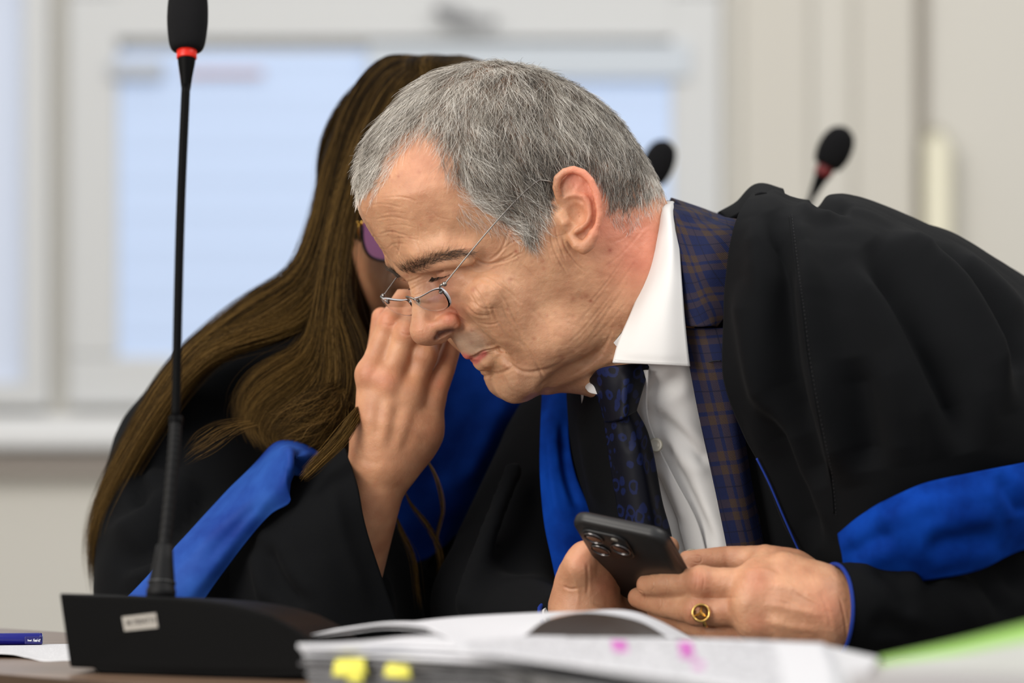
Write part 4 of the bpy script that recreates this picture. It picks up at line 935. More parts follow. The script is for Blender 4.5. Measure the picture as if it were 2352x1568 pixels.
# ------------------------------------------------------------------ the phone
phone = thing('smartphone', 'black smartphone in a matte case held up in both of the man\'s hands', 'phone')
O0 = W(1306, 1193, 2.870); Pu = W(1524, 1240, 2.839)-O0; Pu /= np.linalg.norm(Pu)
e = W(1306+129, 1193+204, 2.998)-O0; Pv = e-Pu*np.dot(e, Pu); Pv /= np.linalg.norm(Pv); Pn = np.cross(Pu, Pv)
if Pn[1] > 0: Pn = -Pn                      # back of the phone, towards the camera
def ph(u, v, n=0.): return O0+Pu*u+Pv*v+Pn*n
def rrect(w, h, r, n=8, cx=0, cy=0):
    P = []
    for qx, qy, a0 in ((w/2-r, h/2-r, 0), (-w/2+r, h/2-r, 90), (-w/2+r, -h/2+r, 180), (w/2-r, -h/2+r, 270)):
        for i in range(n+1):
            a = math.radians(a0+90*i/n); P.append((cx+qx+r*math.cos(a), cy+qy+r*math.sin(a)))
    return P
def rr_slab(name, w, h, r, cu, cv, n0, n1, mat, parent, rb=.002):
    """slab with rounded corners and rounded edges in the phone's own axes"""
    st = [(rb, n0), (rb*.3, n0+(n1-n0)*.12), (0, n0+(n1-n0)*.3), (0, n1-(n1-n0)*.3), (rb*.3, n1-(n1-n0)*.1), (rb, n1)]
    V = []; m = None
    for ins_, nn in st:
        P = rrect(w-2*ins_, h-2*ins_, max(r-ins_, .0004), 8, cu, cv); m = len(P); V += [ph(u, v, nn) for u, v in P]
    F = grid_faces(len(st), m, False, True); F += [tuple(range(m)), tuple((len(st)-1)*m+i for i in range(m))[::-1]]
    o = mesh_obj(name, V, F, mat, parent); bm_fix(o); return o
def bm_fix(o):
    import bmesh
    bm = bmesh.new(); bm.from_mesh(o.data); bmesh.ops.recalc_face_normals(bm, faces=bm.faces); bm.to_mesh(o.data); bm.free()
case_m = pmat('matte_black_case', (.016, .016, .017), .40, .45)
lens_m = pmat('dark_lens_glass', (.05, .030, .028), .10, 1.0, metal=.35); metal_m = pmat('dark_steel', (.20, .19, .19), .22, .5, 1.0)
PW, PH = .0775, .1500
rr_slab('case', PW, PH, .013, PW/2, PH/2, -.0105, 0, case_m.m, phone, .0030)
bump = rr_slab('camera_bump', .0375, .0375, .009, .0250, .0275, -.0005, .0022, case_m.m, phone, .0012)
scr = rr_slab('screen', PW-.007, PH-.007, .010, PW/2, PH/2, -.0109, -.0100, pmat('screen_glass', (.01, .01, .012), .05, .8).m, phone, .0003)
def lens(u, v, rad, ring=.0011):
    ax = Pn; c = ph(u, v, .0020)
    vv, f = lathe([(rad+ring, 0), (rad+ring, .0016), (rad+ring*.5, .0020), (rad, .0018), (rad, .0010), (rad+ring*.2, .0)], 26, c, ax); o = mesh_obj('camera_lens', vv, f, metal_m.m, phone); bm_fix(o)
    vv, f = lathe([(rad, .0009), (rad*.9, .0013), (rad*.5, .0017), (.0002, .0018)], 26, c, ax); g = mesh_obj('lens_glass', vv, f, lens_m.m, o)
lens(.0165, .0180, .0074, .0007); lens(.0165, .0385, .0074, .0007); lens(.0360, .0285, .0074, .0007)
vv, f = lathe([(.0028, 0), (.0028, .0004), (.0002, .0006)], 18, ph(.0345, .0145, .0020), Pn); mesh_obj('flash', vv, f, pmat('flash_diffuser', (.35, .34, .30), .25).m, phone)

# ------------------------------------------------------------------ the gold ring
gold = pmat('polished_gold', (.80, .52, .16), .22, .5, 1.0)
ring = thing('signet_ring', 'gold ring with a three pointed star in a circle on his finger', 'ring')
fa, fb = W(1735, 1400, 2.880), W(1600, 1402, 2.892); rc = W(1622, 1402, 2.890); fx = (fb-fa)/np.linalg.norm(fb-fa)
y0 = np.cross(fx, (0, 1, 0)); y0 /= np.linalg.norm(y0); y1 = np.cross(fx, y0)
P = np.array([rc+.0118*(math.cos(a)*y0+math.sin(a)*y1) for a in np.linspace(0, 2*math.pi, 40, endpoint=False)])
V = []; R_ = .0013
for i in range(40):
    rad = (P[i]-rc); rad /= np.linalg.norm(rad)
    for k in range(10):
        a = 2*math.pi*k/10; V.append(P[i]+R_*(math.cos(a)*rad*.8+math.sin(a)*fx*1.3))
mesh_obj('band', V, grid_faces(40, 10, True, True), gold.m, ring)
fc_ = W(1610, 1407, 2.8755); fn = np.array([-.10, -.98, .12]); fn /= np.linalg.norm(fn); fu = np.cross(fn, (0, 0, 1)); fu /= np.linalg.norm(fu); fv = np.cross(fu, fn); fv = fv if fv[2] > 0 else -fv
V = []
for i in range(40):
    a = 2*math.pi*i/40; rd = math.cos(a)*fu+math.sin(a)*fv
    for k in range(10):
        b_ = 2*math.pi*k/10; V.append(fc_+rd*(.0063+.0009*math.cos(b_))+fn*.0009*math.sin(b_))
hoop = mesh_obj('emblem_circle', V, grid_faces(40, 10, True, True), gold.m, ring)
V, F = [], []
for k in range(3):
    a = math.radians(90+120*k+4); t_ = fc_+(math.cos(a)*fu+math.sin(a)*fv)*.0062
    s1 = fc_+(math.cos(a+1.05)*fu+math.sin(a+1.05)*fv)*.0013; s2 = fc_+(math.cos(a-1.05)*fu+math.sin(a-1.05)*fv)*.0013
    o_ = len(V); V += [fc_+fn*.0012, s1, t_, s2, fc_-fn*.0006]; F += [(o_, o_+1, o_+2), (o_, o_+2, o_+3), (o_+4, o_+2, o_+1), (o_+4, o_+3, o_+2)]
mesh_obj('star', V, F, gold.m, ring, False)
v, f = lathe([(.0054, -.0008), (.0054, .0), (.0002, .0001)], 24, fc_-fn*.0009, fn); mesh_obj('emblem_ground', v, f, pmat('tarnished_gold', (.22, .11, .05), .5, .5, .6).m, ring)
# ------------------------------------------------------------------ cloth
def cloth(name, G, nu, nv, mat, parent, th=.0018, strokes=(), wrinkle=0, seed=0, amp=1.0, off=-1.0):
    """G[i][j] = (px, py, d); a smooth sheet with folds worked into it and real thickness"""
    A = np.array([[W(*q) for q in row] for row in G]); S = patch(A, nu, nv); V = S.reshape(-1, 3); F = np.array(grid_faces(nu, nv))
    N = normals(V, F); flip = (N*(V-EYE)).sum(1).mean() > 0
    if flip: F = F[:, ::-1].copy(); N = -N
    if strokes:
        V = stroke_displace(V, N, [(l, max(w, 9.01), d*amp) for l, w, d in strokes], project)
    if wrinkle: V = V+N*(vnoise(V, 22, seed, 2)*wrinkle+vnoise(V, 70, seed+1, 2)*wrinkle*.25)[:, None]
    o = mesh_obj(name, V, F, mat, parent)
    L1 = np.linalg.norm(np.diff(S, axis=0), axis=2).sum(0).mean(); L2 = np.linalg.norm(np.diff(S, axis=1), axis=2).sum(1).mean()
    uvl = o.data.uv_layers.new(name='UVMap'); li = np.empty(len(o.data.loops), np.int32); o.data.loops.foreach_get('vertex_index', li)
    uvl.data.foreach_set('uv', np.stack([(li//nv)/(nu-1.)*L1, (li % nv)/(nv-1.)*L2], 1).astype(np.float32).ravel())
    if th: solid(o, th, off)
    return o
def cloth_mat(name, col, rough=.85, sheen=.25, weave=1800, st=.35, tint=None):
    t = pmat(name, col, rough, .05); t.b.inputs['Sheen Weight'].default_value = sheen; t.b.inputs['Sheen Roughness'].default_value = .5
    if tint: t.b.inputs['Sheen Tint'].default_value = (*tint, 1)
    add_noise_bump(t, weave, st, .0004, 2)
    return t
robe_m = cloth_mat('black_robe_wool', (.0050, .0054, .0062), .80, .015).m
blue_m = NT('royal_blue_velvet'); noise_color(blue_m, (.0012, .019, .16), (.0035, .046, .32), 26, 4); blue_m.b.inputs['Roughness'].default_value = .75
blue_m.b.inputs['Specular IOR Level'].default_value = .04; blue_m.b.inputs['Sheen Weight'].default_value = .0; blue_m.b.inputs['Sheen Tint'].default_value = (.2, .4, 1, 1); blue_m = blue_m.m
pipe_m = pmat('blue_piping', (.012, .035, .24), .7, .2).m
shirt_m = cloth_mat('white_cotton', (.74, .73, .72), .75, .1, 2500, .15).m
thread_m = pmat('dark_thread', (.03, .03, .032), .8, .2).m
tie_m = NT('navy_patterned_silk'); b = tie_m.b; b.inputs['Roughness'].default_value = .55; b.inputs['Specular IOR Level'].default_value = .16
uv = tie_m.add('ShaderNodeUVMap'); vo = tie_m.add('ShaderNodeTexVoronoi'); vo.inputs['Scale'].default_value = 88; vo.inputs['Randomness'].default_value = .75
nz = tie_m.add('ShaderNodeTexNoise'); nz.inputs['Scale'].default_value = 110; va = tie_m.add('ShaderNodeVectorMath', operation='MULTIPLY_ADD'); va.inputs[1].default_value = (.006, .006, 0)
tie_m.link(uv.outputs[0], nz.inputs['Vector']); tie_m.link(nz.outputs['Color'], va.inputs[0]); tie_m.link(uv.outputs[0], va.inputs[2]); tie_m.link(va.outputs[0], vo.inputs['Vector'])
rp = tie_m.add('ShaderNodeValToRGB'); el = rp.color_ramp.elements; dk, bl = (.0035, .0042, .009, 1), (.006, .011, .052, 1)
el[0].position = 0; el[0].color = dk; el[1].position = .24; el[1].color = dk
for p_, c_ in ((.30, bl), (.44, bl), (.50, dk)): q_ = el.new(p_); q_.color = c_
tie_m.link(vo.outputs['Distance'], rp.inputs[0]); tie_m.link(rp.outputs[0], b.inputs['Base Color']); tie_m = tie_m.m
def plaid(name, ang, per=.042, o1=0., o2=0.):
    t = NT(name); b = t.b; b.inputs['Roughness'].default_value = .8; b.inputs['Specular IOR Level'].default_value = .2
    uv = t.add('ShaderNodeUVMap'); mp = t.add('ShaderNodeMapping'); mp.inputs['Rotation'].default_value = (0, 0, math.radians(ang)); mp.inputs['Location'].default_value = (o1, o2, 0)
    t.link(uv.outputs[0], mp.inputs[0]); sx = t.add('ShaderNodeSeparateXYZ'); t.link(mp.outputs[0], sx.inputs[0])
    def M(op, a, c=None):
        n_ = t.add('ShaderNodeMath', operation=op)
        for i, q in enumerate((a, c)):
            if q is None: continue
            if isinstance(q, (int, float)): n_.inputs[i].default_value = q
            else: t.link(q, n_.inputs[i])
        return n_.outputs[0]
    def band(s_, a0, a1): f_ = M('FRACT', M('MULTIPLY', s_, 1/per)); return M('MULTIPLY', M('GREATER_THAN', f_, a0), M('LESS_THAN', f_, a1))
    x, y = sx.outputs[0], sx.outputs[1]
    bx_ = M('ADD', band(x, .08, .27), band(x, .36, .55)); by_ = M('ADD', band(y, .08, .27), band(y, .36, .55))
    dx_ = M('ADD', band(x, .80, .83), band(y, .80, .83)); br = M('MULTIPLY', M('ADD', bx_, by_), .5)
    def mix(f_, c1, c2):
        m_ = t.add('ShaderNodeMixRGB'); t.link(f_, m_.inputs[0])
        for i, c_ in ((1, c1), (2, c2)):
            if isinstance(c_, tuple): m_.inputs[i].default_value = (*c_, 1)
            else: t.link(c_, m_.inputs[i])
        return m_.outputs[0]
    c_ = mix(br, (.009, .018, .082), (.088, .052, .024)); c_ = mix(M('MULTIPLY', dx_, .7), c_, (.006, .008, .025))
    # basket weave: alternate bright and dark threads
    wa = M('SINE', M('MULTIPLY', x, 4600)); wb = M('SINE', M('MULTIPLY', y, 4600)); w_ = M('MULTIPLY', M('ADD', M('MULTIPLY', wa, wb), 1.0), .5)
    c_ = mix(w_, c_, (.0065, .007, .022)); t.link(c_, b.inputs['Base Color'])
    bp = t.add('ShaderNodeBump'); bp.inputs['Strength'].default_value = .5; bp.inputs['Distance'].default_value = .0005; t.link(w_, bp.inputs['Height']); t.link(bp.outputs[0], b.inputs['Normal'])
    return t.m
plaid_c = plaid('navy_brown_check_wool', 22, .040, .004, .006); plaid_l = plaid('navy_brown_check_wool_lapel', 4, .034, .000, .0)

def man_body_torso():
    """trunk, shoulders and arms under the clothes"""
    G = Sculpt((-.12, -.36, .50), (.72, .62, 1.22), .008)
    c = lambda pts, r, k=.06: G.cap([W(*p) for p in pts], r, k=k)
    c([(1440,668,3.085),(1560,760,3.13)], [.055,.055]); c([(1640,860,3.17),(1950,1000,3.26),(2350,1250,3.33)], [.105,.125,.12])
    c([(1820,690,3.06),(2120,950,2.99),(2420,1230,2.97)], [.054,.045,.038])
    c([(2420,1240,2.97),(2250,1360,2.93),(2050,1437,2.89)], [.036,.032,.027], .03)
    c([(1560,800,3.22),(1500,900,3.28)], [.06,.06]); c([(1480,920,3.27),(1300,1130,3.28),(1150,1350,3.2)], [.058,.048,.042]); c([(1150,1350,3.2),(1200,1445,3.10),(1320,1475,3.00)], [.038,.032,.026], .03)
    return G.mesh(1)

def build_man():
    man = thing('person', 'grey haired man in rimless glasses, black robe and dark tie bent over a phone', 'person')
    parts = [(h2w(hV), hF)]; hl = man_left_hand(); hr = man_right_hand(); tb = man_body_torso(); parts += [hl, hr, tb]
    q = head_px(hV); n = len(hV); tint = np.tile(SKIN, (n, 1))
    red = blob(q, (1320, 400), 38)*1.0+blob(q, (1365, 440), 45)*.9+blob(q, (1378, 520), 40)*.5+blob(q, (1460, 540), 90)*.75+blob(q, (1490, 600), 90)*.6+blob(q, (1035, 730), 28)*.7+blob(q, (975, 760), 35)*.35+blob(q, (960, 380), 80)*.35+blob(q, (1040, 700), 50)*.2
    red = np.clip(red, 0, 1)[:, None]; tint = tint*(1-red)+np.array([.72, .29, .185])*red
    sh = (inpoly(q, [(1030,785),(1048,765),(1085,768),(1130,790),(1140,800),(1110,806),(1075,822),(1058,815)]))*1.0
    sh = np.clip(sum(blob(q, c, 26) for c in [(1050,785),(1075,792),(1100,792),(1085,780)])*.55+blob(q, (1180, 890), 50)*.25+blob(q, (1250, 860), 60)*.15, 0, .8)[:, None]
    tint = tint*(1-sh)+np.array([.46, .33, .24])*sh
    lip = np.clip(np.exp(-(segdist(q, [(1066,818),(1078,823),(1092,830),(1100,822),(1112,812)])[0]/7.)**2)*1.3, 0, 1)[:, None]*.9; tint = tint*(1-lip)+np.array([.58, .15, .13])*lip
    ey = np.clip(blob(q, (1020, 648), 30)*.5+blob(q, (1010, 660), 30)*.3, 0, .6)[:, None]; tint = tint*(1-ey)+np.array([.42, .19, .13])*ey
    ns = np.clip(np.exp(-(segdist(q, [(1000,776),(1008,766),(1022,759),(1038,757)])[0]/6.5)**2), 0, 1)[:, None]*.8; tint = tint*(1-ns)+np.array([.12, .045, .035])*ns  # darkness inside the nostril painted into the skin tint
    r = np.random.default_rng(4); P = np.stack([r.uniform(850, 1480, 120), r.uniform(350, 880, 120)], 1)
    spots = np.zeros(n)
    for p_, s_ in zip(P, r.uniform(2.5, 6, 120)):
        spots = np.maximum(spots, blob(q, p_, s_)*r.uniform(.15, .5))
    for p_, s_, a in [((1185,577),4,.9),((1357,691),4,.9),((1401,575),5,.9),((1190,590),2,.8),((915,405),3,.6),((1165,710),3,.6),((1175,540),5,.4),((1245,600),6,.5),((1145,480),4,.5)]: spots = np.maximum(spots, blob(q, p_, s_)*a)
    tint = tint*(1-spots[:, None]*np.array([.35, .6, .6]))
    scalp = (inpoly(q, SCALP)*.35)[:, None]; tint = tint*(1-scalp)+np.array([.42, .27, .19])*scalp
    tl = tint_hand(hl[0], SKIN*[1.04, 1.0, 1.03], 31, [((1742,1338),30),((1608,1336),26),((1600,1402),22),((1740,1430),26),((1900,1400),40)])
    tr = tint_hand(hr[0], SKIN*[1.02, .98, 1.0], 32, [((1340,1290),26),((1385,1345),24)])
    T = np.concatenate([tint, tl, tr, np.tile(SKIN, (len(tb[0]), 1))])
    vs, fs, off = [], [], 0
    for v, f in parts: vs.append(v); fs.append(f+off); off += len(v)
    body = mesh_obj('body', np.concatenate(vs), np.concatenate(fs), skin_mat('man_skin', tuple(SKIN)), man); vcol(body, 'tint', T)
    h = man_hair(); h.parent = man; brow_hair(man); lash_hair(man)
    nail = pmat('fingernail', (.66, .42, .33), .3, .5).m
    # eyes
    eye_m = pmat('eye_white', (.45, .38, .33), .15, .6); iris_m = pmat('brown_iris', (.03, .018, .012), .1, .6)
    for s_ in (1, -1):
        c = h2w(np.array([.0325*s_, .0850, .0040])); v, f = lathe([(.0118*math.sin(a), -.0118*math.cos(a)) for a in np.linspace(.02, math.pi-.02, 20)], 24, c, HF*.85-HU*.45)
        ob = mesh_obj('eyeball', v, f, eye_m.m, man)
        v, f = lathe([(.0058, .0104), (.005, .0112), (.002, .0121), (.0002, .0122)], 20, c, HF*.85-HU*.45); mesh_obj('iris', v, f, iris_m.m, ob)
    D = 3.0
    # shirt: body, collar leaf, far collar leaf, placket, buttons
    cloth('shirt', [[(1330,860,3.10),(1340,1000,3.11),(1360,1150,3.12),(1380,1300,3.12),(1400,1420,3.12)], [(1430,850,3.04),(1440,960,3.05),(1470,1100,3.06),(1520,1240,3.06),(1540,1420,3.06)],
        [(1490,835,3.02),(1495,950,3.04),(1530,1080,3.05),(1590,1230,3.05),(1620,1420,3.05)], [(1560,820,3.005),(1570,930,3.02),(1600,1070,3.03),(1650,1240,3.03),(1680,1420,3.03)], [(1640,810,3.02),(1650,920,3.03),(1680,1070,3.04),(1730,1240,3.04),(1760,1420,3.04)]],
        70, 90, shirt_m, man, .0012, [([(1490,945),(1540,985),(1600,1040),(1640,1060)],17,-.004),([(1500,960),(1540,1060),(1570,1110),(1600,1180),(1640,1260)],15,-.004),([(1510,1000),(1560,1120),(1610,1230)],12,.003),([(1480,880),(1520,890),(1570,860)],20,-.004),([(1540,1060),(1580,1150)],10,-.002)], .0012, 5)
    cloth('shirt_placket', [[(1462,850,3.025),(1462,950,3.037),(1486,1040,3.044),(1520,1120,3.046),(1560,1220,3.046),(1590,1340,3.045)], [(1475,850,3.018),(1473,950,3.031),(1497,1030,3.040),(1535,1110,3.040),(1583,1210,3.040),(1612,1340,3.040)], [(1487,850,3.012),(1484,945,3.027),(1507,1020,3.036),(1548,1098,3.036),(1602,1205,3.036),(1635,1340,3.036)]],
        16, 80, shirt_m, man, .0016, [([(1500,1080),(1530,1150),(1560,1220)],12,-.0025)], .0014, 9)
    btn = pmat('mother_of_pearl_button', (.45, .42, .34), .3, .6)
    for q_ in [(1506,1022,3.030),(1588,1276,3.032)]:
        v, f = lathe([(.0001,.0012),(.0035,.0011),(.0045,.0018),(.0056,.0016),(.0058,.0002),(.0056,-.0004)], 24, W(*q_), (-.15, -1, .15)); mesh_obj('shirt_button', v, f, btn.m, man)
    col_st = [([(1418,826),(1480,829),(1575,833)],9.01,-.0004)]
    cloth('shirt_collar', [[(1528,462,3.10),(1516,478,3.07),(1508,530,3.045),(1485,620,3.03),(1452,710,3.018),(1422,780,3.008),(1407,832,3.002)], [(1536,462,3.10),(1526,480,3.05),(1522,540,3.022),(1508,630,3.005),(1480,720,2.996),(1465,790,2.990),(1462,834,2.988)],
        [(1545,462,3.10),(1540,482,3.045),(1542,545,3.010),(1537,630,2.993),(1525,720,2.984),(1522,790,2.980),(1522,837,2.979)], [(1552,466,3.12),(1553,492,3.06),(1560,560,3.015),(1566,640,2.995),(1573,730,2.986),(1580,800,2.982),(1585,841,2.982)]],
        30, 70, shirt_m, man, .0022, col_st, .0004, 2)
    v, f = tube(spline([W(1413,826,2.997),W(1462,829,2.984),W(1522,832,2.975),W(1580,836,2.978)], 60), .00022, 6); mesh_obj('collar_stitching', v, f, pmat('white_thread', (.62,.61,.6), .8).m, man)
    cloth('shirt_collar', [[(1350,850,3.10),(1342,872,3.07),(1344,888,3.055)], [(1365,850,3.08),(1355,880,3.05),(1352,900,3.045)], [(1390,850,3.06),(1380,880,3.04),(1372,905,3.038)]], 14, 14, shirt_m, man, .002)
    # collar stand round the neck
    n1 = W(1440, 668, 3.085); axn = (W(1640, 790, 3.10)-W(1300, 560, 3.075)); axn /= np.linalg.norm(axn); v, f = lathe([(.0705, .004), (.0715, .018), (.074, .034), (.0715, .034), (.0690, .018), (.0685, .004), (.0705, .004)], 64, n1, axn); ob = mesh_obj('collar_stand', v, f, shirt_m, man)
    # tie
    cloth('tie_knot', [[(1352,872,3.052),(1372,915,3.040),(1388,970,3.030)], [(1378,846,3.022),(1398,905,3.010),(1408,968,3.006)], [(1440,836,3.010),(1435,895,2.998),(1436,958,2.996)], [(1494,832,3.024),(1478,890,3.014),(1462,944,3.010)]], 36, 30, tie_m, man, .006, [([(1420,850),(1415,900),(1420,950)],14,-.0012)], 0)
    cloth('tie', [[(1386,960,3.030),(1400,1060,3.030),(1420,1180,3.026),(1440,1320,3.022),(1450,1430,3.02)], [(1410,955,3.012),(1430,1050,3.010),(1452,1170,3.008),(1475,1310,3.006),(1490,1430,3.006)], [(1440,948,3.008),(1465,1040,3.006),(1490,1160,3.006),(1512,1300,3.006),(1525,1430,3.006)], [(1462,940,3.018),(1492,1005,3.020),(1522,1150,3.024),(1548,1260,3.026),(1560,1430,3.028)]],
        40, 110, tie_m, man, .004, [([(1430,960),(1440,1000),(1450,1040)],12,-.0012),([(1480,1010),(1500,1100),(1530,1220)],10,-.0008)], .0006, 3)
    # jacket: far side front, upper collar, lapel, breast
    cloth('jacket', [[(1535,470,3.25),(1600,480,3.26),(1680,500,3.28),(1760,520,3.3)], [(1545,458,3.12),(1605,478,3.13),(1660,498,3.14),(1720,500,3.16)], [(1580,520,3.06),(1630,530,3.04),(1690,540,3.03),(1760,560,3.04)], [(1600,800,3.02),(1650,800,3.01),(1720,800,3.02),(1800,800,3.04)], [(1660,1100,3.035),(1720,1100,3.03),(1800,1100,3.03),(1870,1100,3.05)], [(1700,1330,3.05),(1770,1330,3.04),(1850,1330,3.04),(1930,1330,3.06)]],
        60, 40, plaid_l, man, .003, (), .001, 4)
    cloth('jacket_collar', [[(1532,458,3.14),(1540,466,3.09),(1550,500,3.035),(1560,580,3.010),(1564,670,3.000),(1570,748,2.996)], [(1570,464,3.13),(1575,478,3.06),(1585,520,3.02),(1592,600,2.992),(1598,680,2.986),(1605,750,2.984)], [(1610,478,3.13),(1615,492,3.05),(1625,535,3.01),(1630,610,2.985),(1630,680,2.982),(1632,748,2.982)], [(1652,492,3.14),(1662,508,3.06),(1690,540,3.015),(1692,620,2.99),(1690,690,2.985),(1648,750,2.986)]],
        40, 70, plaid_c, man, .0032, [([(1540,510),(1600,506),(1660,500)],9.01,-.0012)], .0006, 6)
    lap = cloth('jacket_lapel', [[(1566,752,3.003),(1582,835,2.998),(1604,950,3.004),(1632,1080,3.012),(1658,1200,3.018),(1680,1310,3.02)], [(1605,754,2.993),(1620,840,2.988),(1640,950,2.992),(1665,1080,2.998),(1690,1200,3.004),(1712,1310,3.01)], [(1645,753,2.988),(1660,840,2.984),(1678,950,2.988),(1700,1080,2.996),(1720,1200,3.004),(1742,1310,3.01)], [(1700,752,2.99),(1705,840,2.988),(1705,950,2.994),(1722,1070,3.004),(1742,1190,3.012),(1762,1310,3.018)]],
        40, 90, plaid_l, man, .0034, (), .0005, 7)
    v, f = tube(spline([W(1628,832,2.9835),W(1640,829,2.9828),(W(1656,828,2.982))], 12), .0011, 8, flat=.5); mesh_obj('buttonhole', v, f, pmat('buttonhole_thread', (.004,.005,.012), .8).m, lap)
    # robe: near shoulder, upper arm and back
    G = [[(1690,560,3.34),(1742,444,3.20),(1741,436,3.13),(1722,452,3.05),(1692,495,2.99),(1670,580,2.962),(1662,700,2.952),(1658,830,2.950),(1672,905,2.95),(1710,1000,2.955),(1745,1065,2.96),(1798,1185,2.965),(1851,1300,2.97),(1890,1400,2.98)],
         [(1740,540,3.36),(1776,448,3.24),(1778,434,3.14),(1768,450,3.04),(1752,500,2.96),(1738,600,2.925),(1735,700,2.915),(1740,830,2.915),(1755,920,2.92),(1785,1010,2.925),(1815,1080,2.93),(1855,1190,2.935),(1895,1300,2.94),(1930,1400,2.95)],
         [(1800,540,3.38),(1824,470,3.26),(1822,453,3.15),(1818,466,3.05),(1812,510,2.96),(1812,600,2.91),(1822,700,2.895),(1836,820,2.89),(1852,910,2.89),(1872,1000,2.895),(1890,1080,2.90),(1915,1180,2.905),(1945,1300,2.91),(1975,1400,2.93)],
         [(1870,560,3.40),(1880,480,3.28),(1878,459,3.17),(1878,476,3.06),(1880,530,2.96),(1890,620,2.90),(1905,710,2.88),(1925,820,2.872),(1945,910,2.870),(1965,1000,2.872),(1985,1080,2.875),(2005,1180,2.88),(2030,1290,2.89),(2050,1400,2.92)],
         [(1980,580,3.42),(1975,470,3.30),(1970,450,3.19),(1975,470,3.07),(1985,530,2.97),(2000,630,2.90),(2020,730,2.87),(2045,830,2.855),(2065,920,2.850),(2085,1000,2.852),(2105,1080,2.858),(2125,1170,2.87),(2140,1280,2.885),(2150,1400,2.92)],
         [(2120,640,3.44),(2105,520,3.32),(2098,498,3.20),(2100,520,3.08),(2110,580,2.98),(2125,670,2.91),(2145,760,2.875),(2165,850,2.858),(2185,930,2.85),(2200,1010,2.85),(2215,1080,2.858),(2230,1170,2.87),(2240,1280,2.89),(2250,1400,2.93)],
         [(2280,740,3.46),(2260,600,3.34),(2252,574,3.22),(2255,600,3.10),(2262,660,3.0),(2275,740,2.93),(2290,820,2.895),(2305,900,2.875),(2318,970,2.868),(2330,1040,2.868),(2340,1090,2.875),(2350,1170,2.89),(2355,1280,2.91),(2360,1400,2.95)],
         [(2480,900,3.48),(2450,720,3.36),(2440,694,3.24),(2440,720,3.12),(2445,780,3.03),(2455,850,2.97),(2465,920,2.935),(2475,980,2.915),(2485,1040,2.905),(2490,1090,2.905),(2495,1130,2.91),(2500,1200,2.925),(2505,1300,2.94),(2510,1400,2.98)],
         [(2700,1100,3.50),(2660,900,3.38),(2650,870,3.26),(2650,890,3.14),(2650,940,3.06),(2650,1000,3.0),(2650,1060,2.97),(2650,1120,2.96),(2650,1160,2.95),(2650,1200,2.95),(2650,1240,2.95),(2650,1290,2.96),(2650,1350,2.97),(2650,1420,3.0)]]
    FO = [([(1770,480),(1790,560),(1800,700),(1815,850),(1840,1000)],30,-.010),([(1850,560),(1870,700),(1900,850),(1935,1000),(1960,1120)],34,.008),([(1990,560),(2060,650),(2120,760),(2180,900),(2220,1040)],38,-.014),
          ([(2040,540),(2130,610),(2200,700),(2270,820),(2320,950)],26,.010),([(2100,560),(2200,640),(2290,740),(2352,860)],26,-.010),([(2180,590),(2270,660),(2352,760)],22,.006),([(1960,820),(1985,960),(2000,1080)],40,-.007),
          ([(1700,640),(1720,760),(1745,880),(1790,1010)],26,.006),([(1745,900),(1790,1020),(1840,1150),(1880,1260)],22,-.006),([(1830,880),(1860,1000),(1890,1120)],24,-.005),([(1860,454),(1900,475),(1960,480)],12,-.005),([(1830,470),(1870,500),(1930,500)],12,.003)]
    cloth('robe_shoulder', G, 220, 240, robe_m, man, .003, FO, .0020, 12, 1.5)
    # stitched seam down the front of the robe and the blue edge piping
    def on_robe(px, py, A=np.array([[W(*q) for q in r_] for r_ in G])):
        S = on_robe.S
        i = np.argmin(np.linalg.norm(on_robe.q-[px, py], axis=1)+on_robe.pen); return S[i]
    A = patch(np.array([[W(*q) for q in r_] for r_ in G]), 220, 240).reshape(-1, 3); on_robe.S = A; on_robe.q = project(A); on_robe.pen = (A[:, 1] > .10)*500.
    P = []
    ob = bpy.data.objects[[o_.name for o_ in man.children if o_.name.startswith('robe_shoulder')][0]]
    co = np.empty(len(ob.data.vertices)*3, np.float32); ob.data.vertices.foreach_get('co', co); co = co.reshape(-1, 3).astype(float); qq = project(co); pen_ = (co[:, 1] > .10)*500.
    def surf(px, py, lift=.0012):
        d_ = np.linalg.norm(qq-[px, py], axis=1)+pen_; i = np.argsort(d_)[:4]; w_ = 1/(d_[i]+.5); dd = ((co[i, 1]+3)*w_).sum()/w_.sum(); return W(px, py, dd-lift)
    L = spline([(1813,488),(1822,560),(1832,640),(1843,720),(1855,820),(1872,920),(1892,1020),(1908,1100),(1916,1190)], 90)
    P = np.array([surf(*p_, .0002) for p_ in L]); P = np.array([P[max(0, i-3):i+4].mean(0) for i in range(len(P))]); v, f = tube(P, .0009, 6); mesh_obj('robe_seam', v, f, robe_m, man)
    Vs, Fs = [], []
    P2 = np.array([surf(p_[0]+5, p_[1], .0006) for p_ in spline(L, 240)]); P2 = np.array([P2[max(0, i-4):i+5].mean(0) for i in range(240)])
    st_ = [tube(P2[i:i+2], .00028, 5) for i in range(0, 238, 3)]; v, f = join_parts(st_); mesh_obj('robe_stitches', v, f, thread_m, man)
    P = spline([W(1738,1052,2.951),W(1768,1112,2.951),W(1798,1182,2.953),W(1826,1245,2.956),W(1853,1302,2.959),W(1880,1360,2.97)], 60); v, f = tube(P, .0009, 8); mesh_obj('robe_piping', v, f, pipe_m, man)
    # dark inner front between lapel and piping
    cloth('robe_lining', [[(1660,880,3.03),(1690,1000,3.04),(1720,1150,3.045),(1750,1330,3.05)], [(1700,880,2.99),(1730,1000,3.0),(1780,1150,3.0),(1840,1330,3.0)], [(1740,900,2.97),(1790,1020,2.975),(1850,1160,2.98),(1920,1330,2.985)]], 20, 40, robe_m, man, .002)
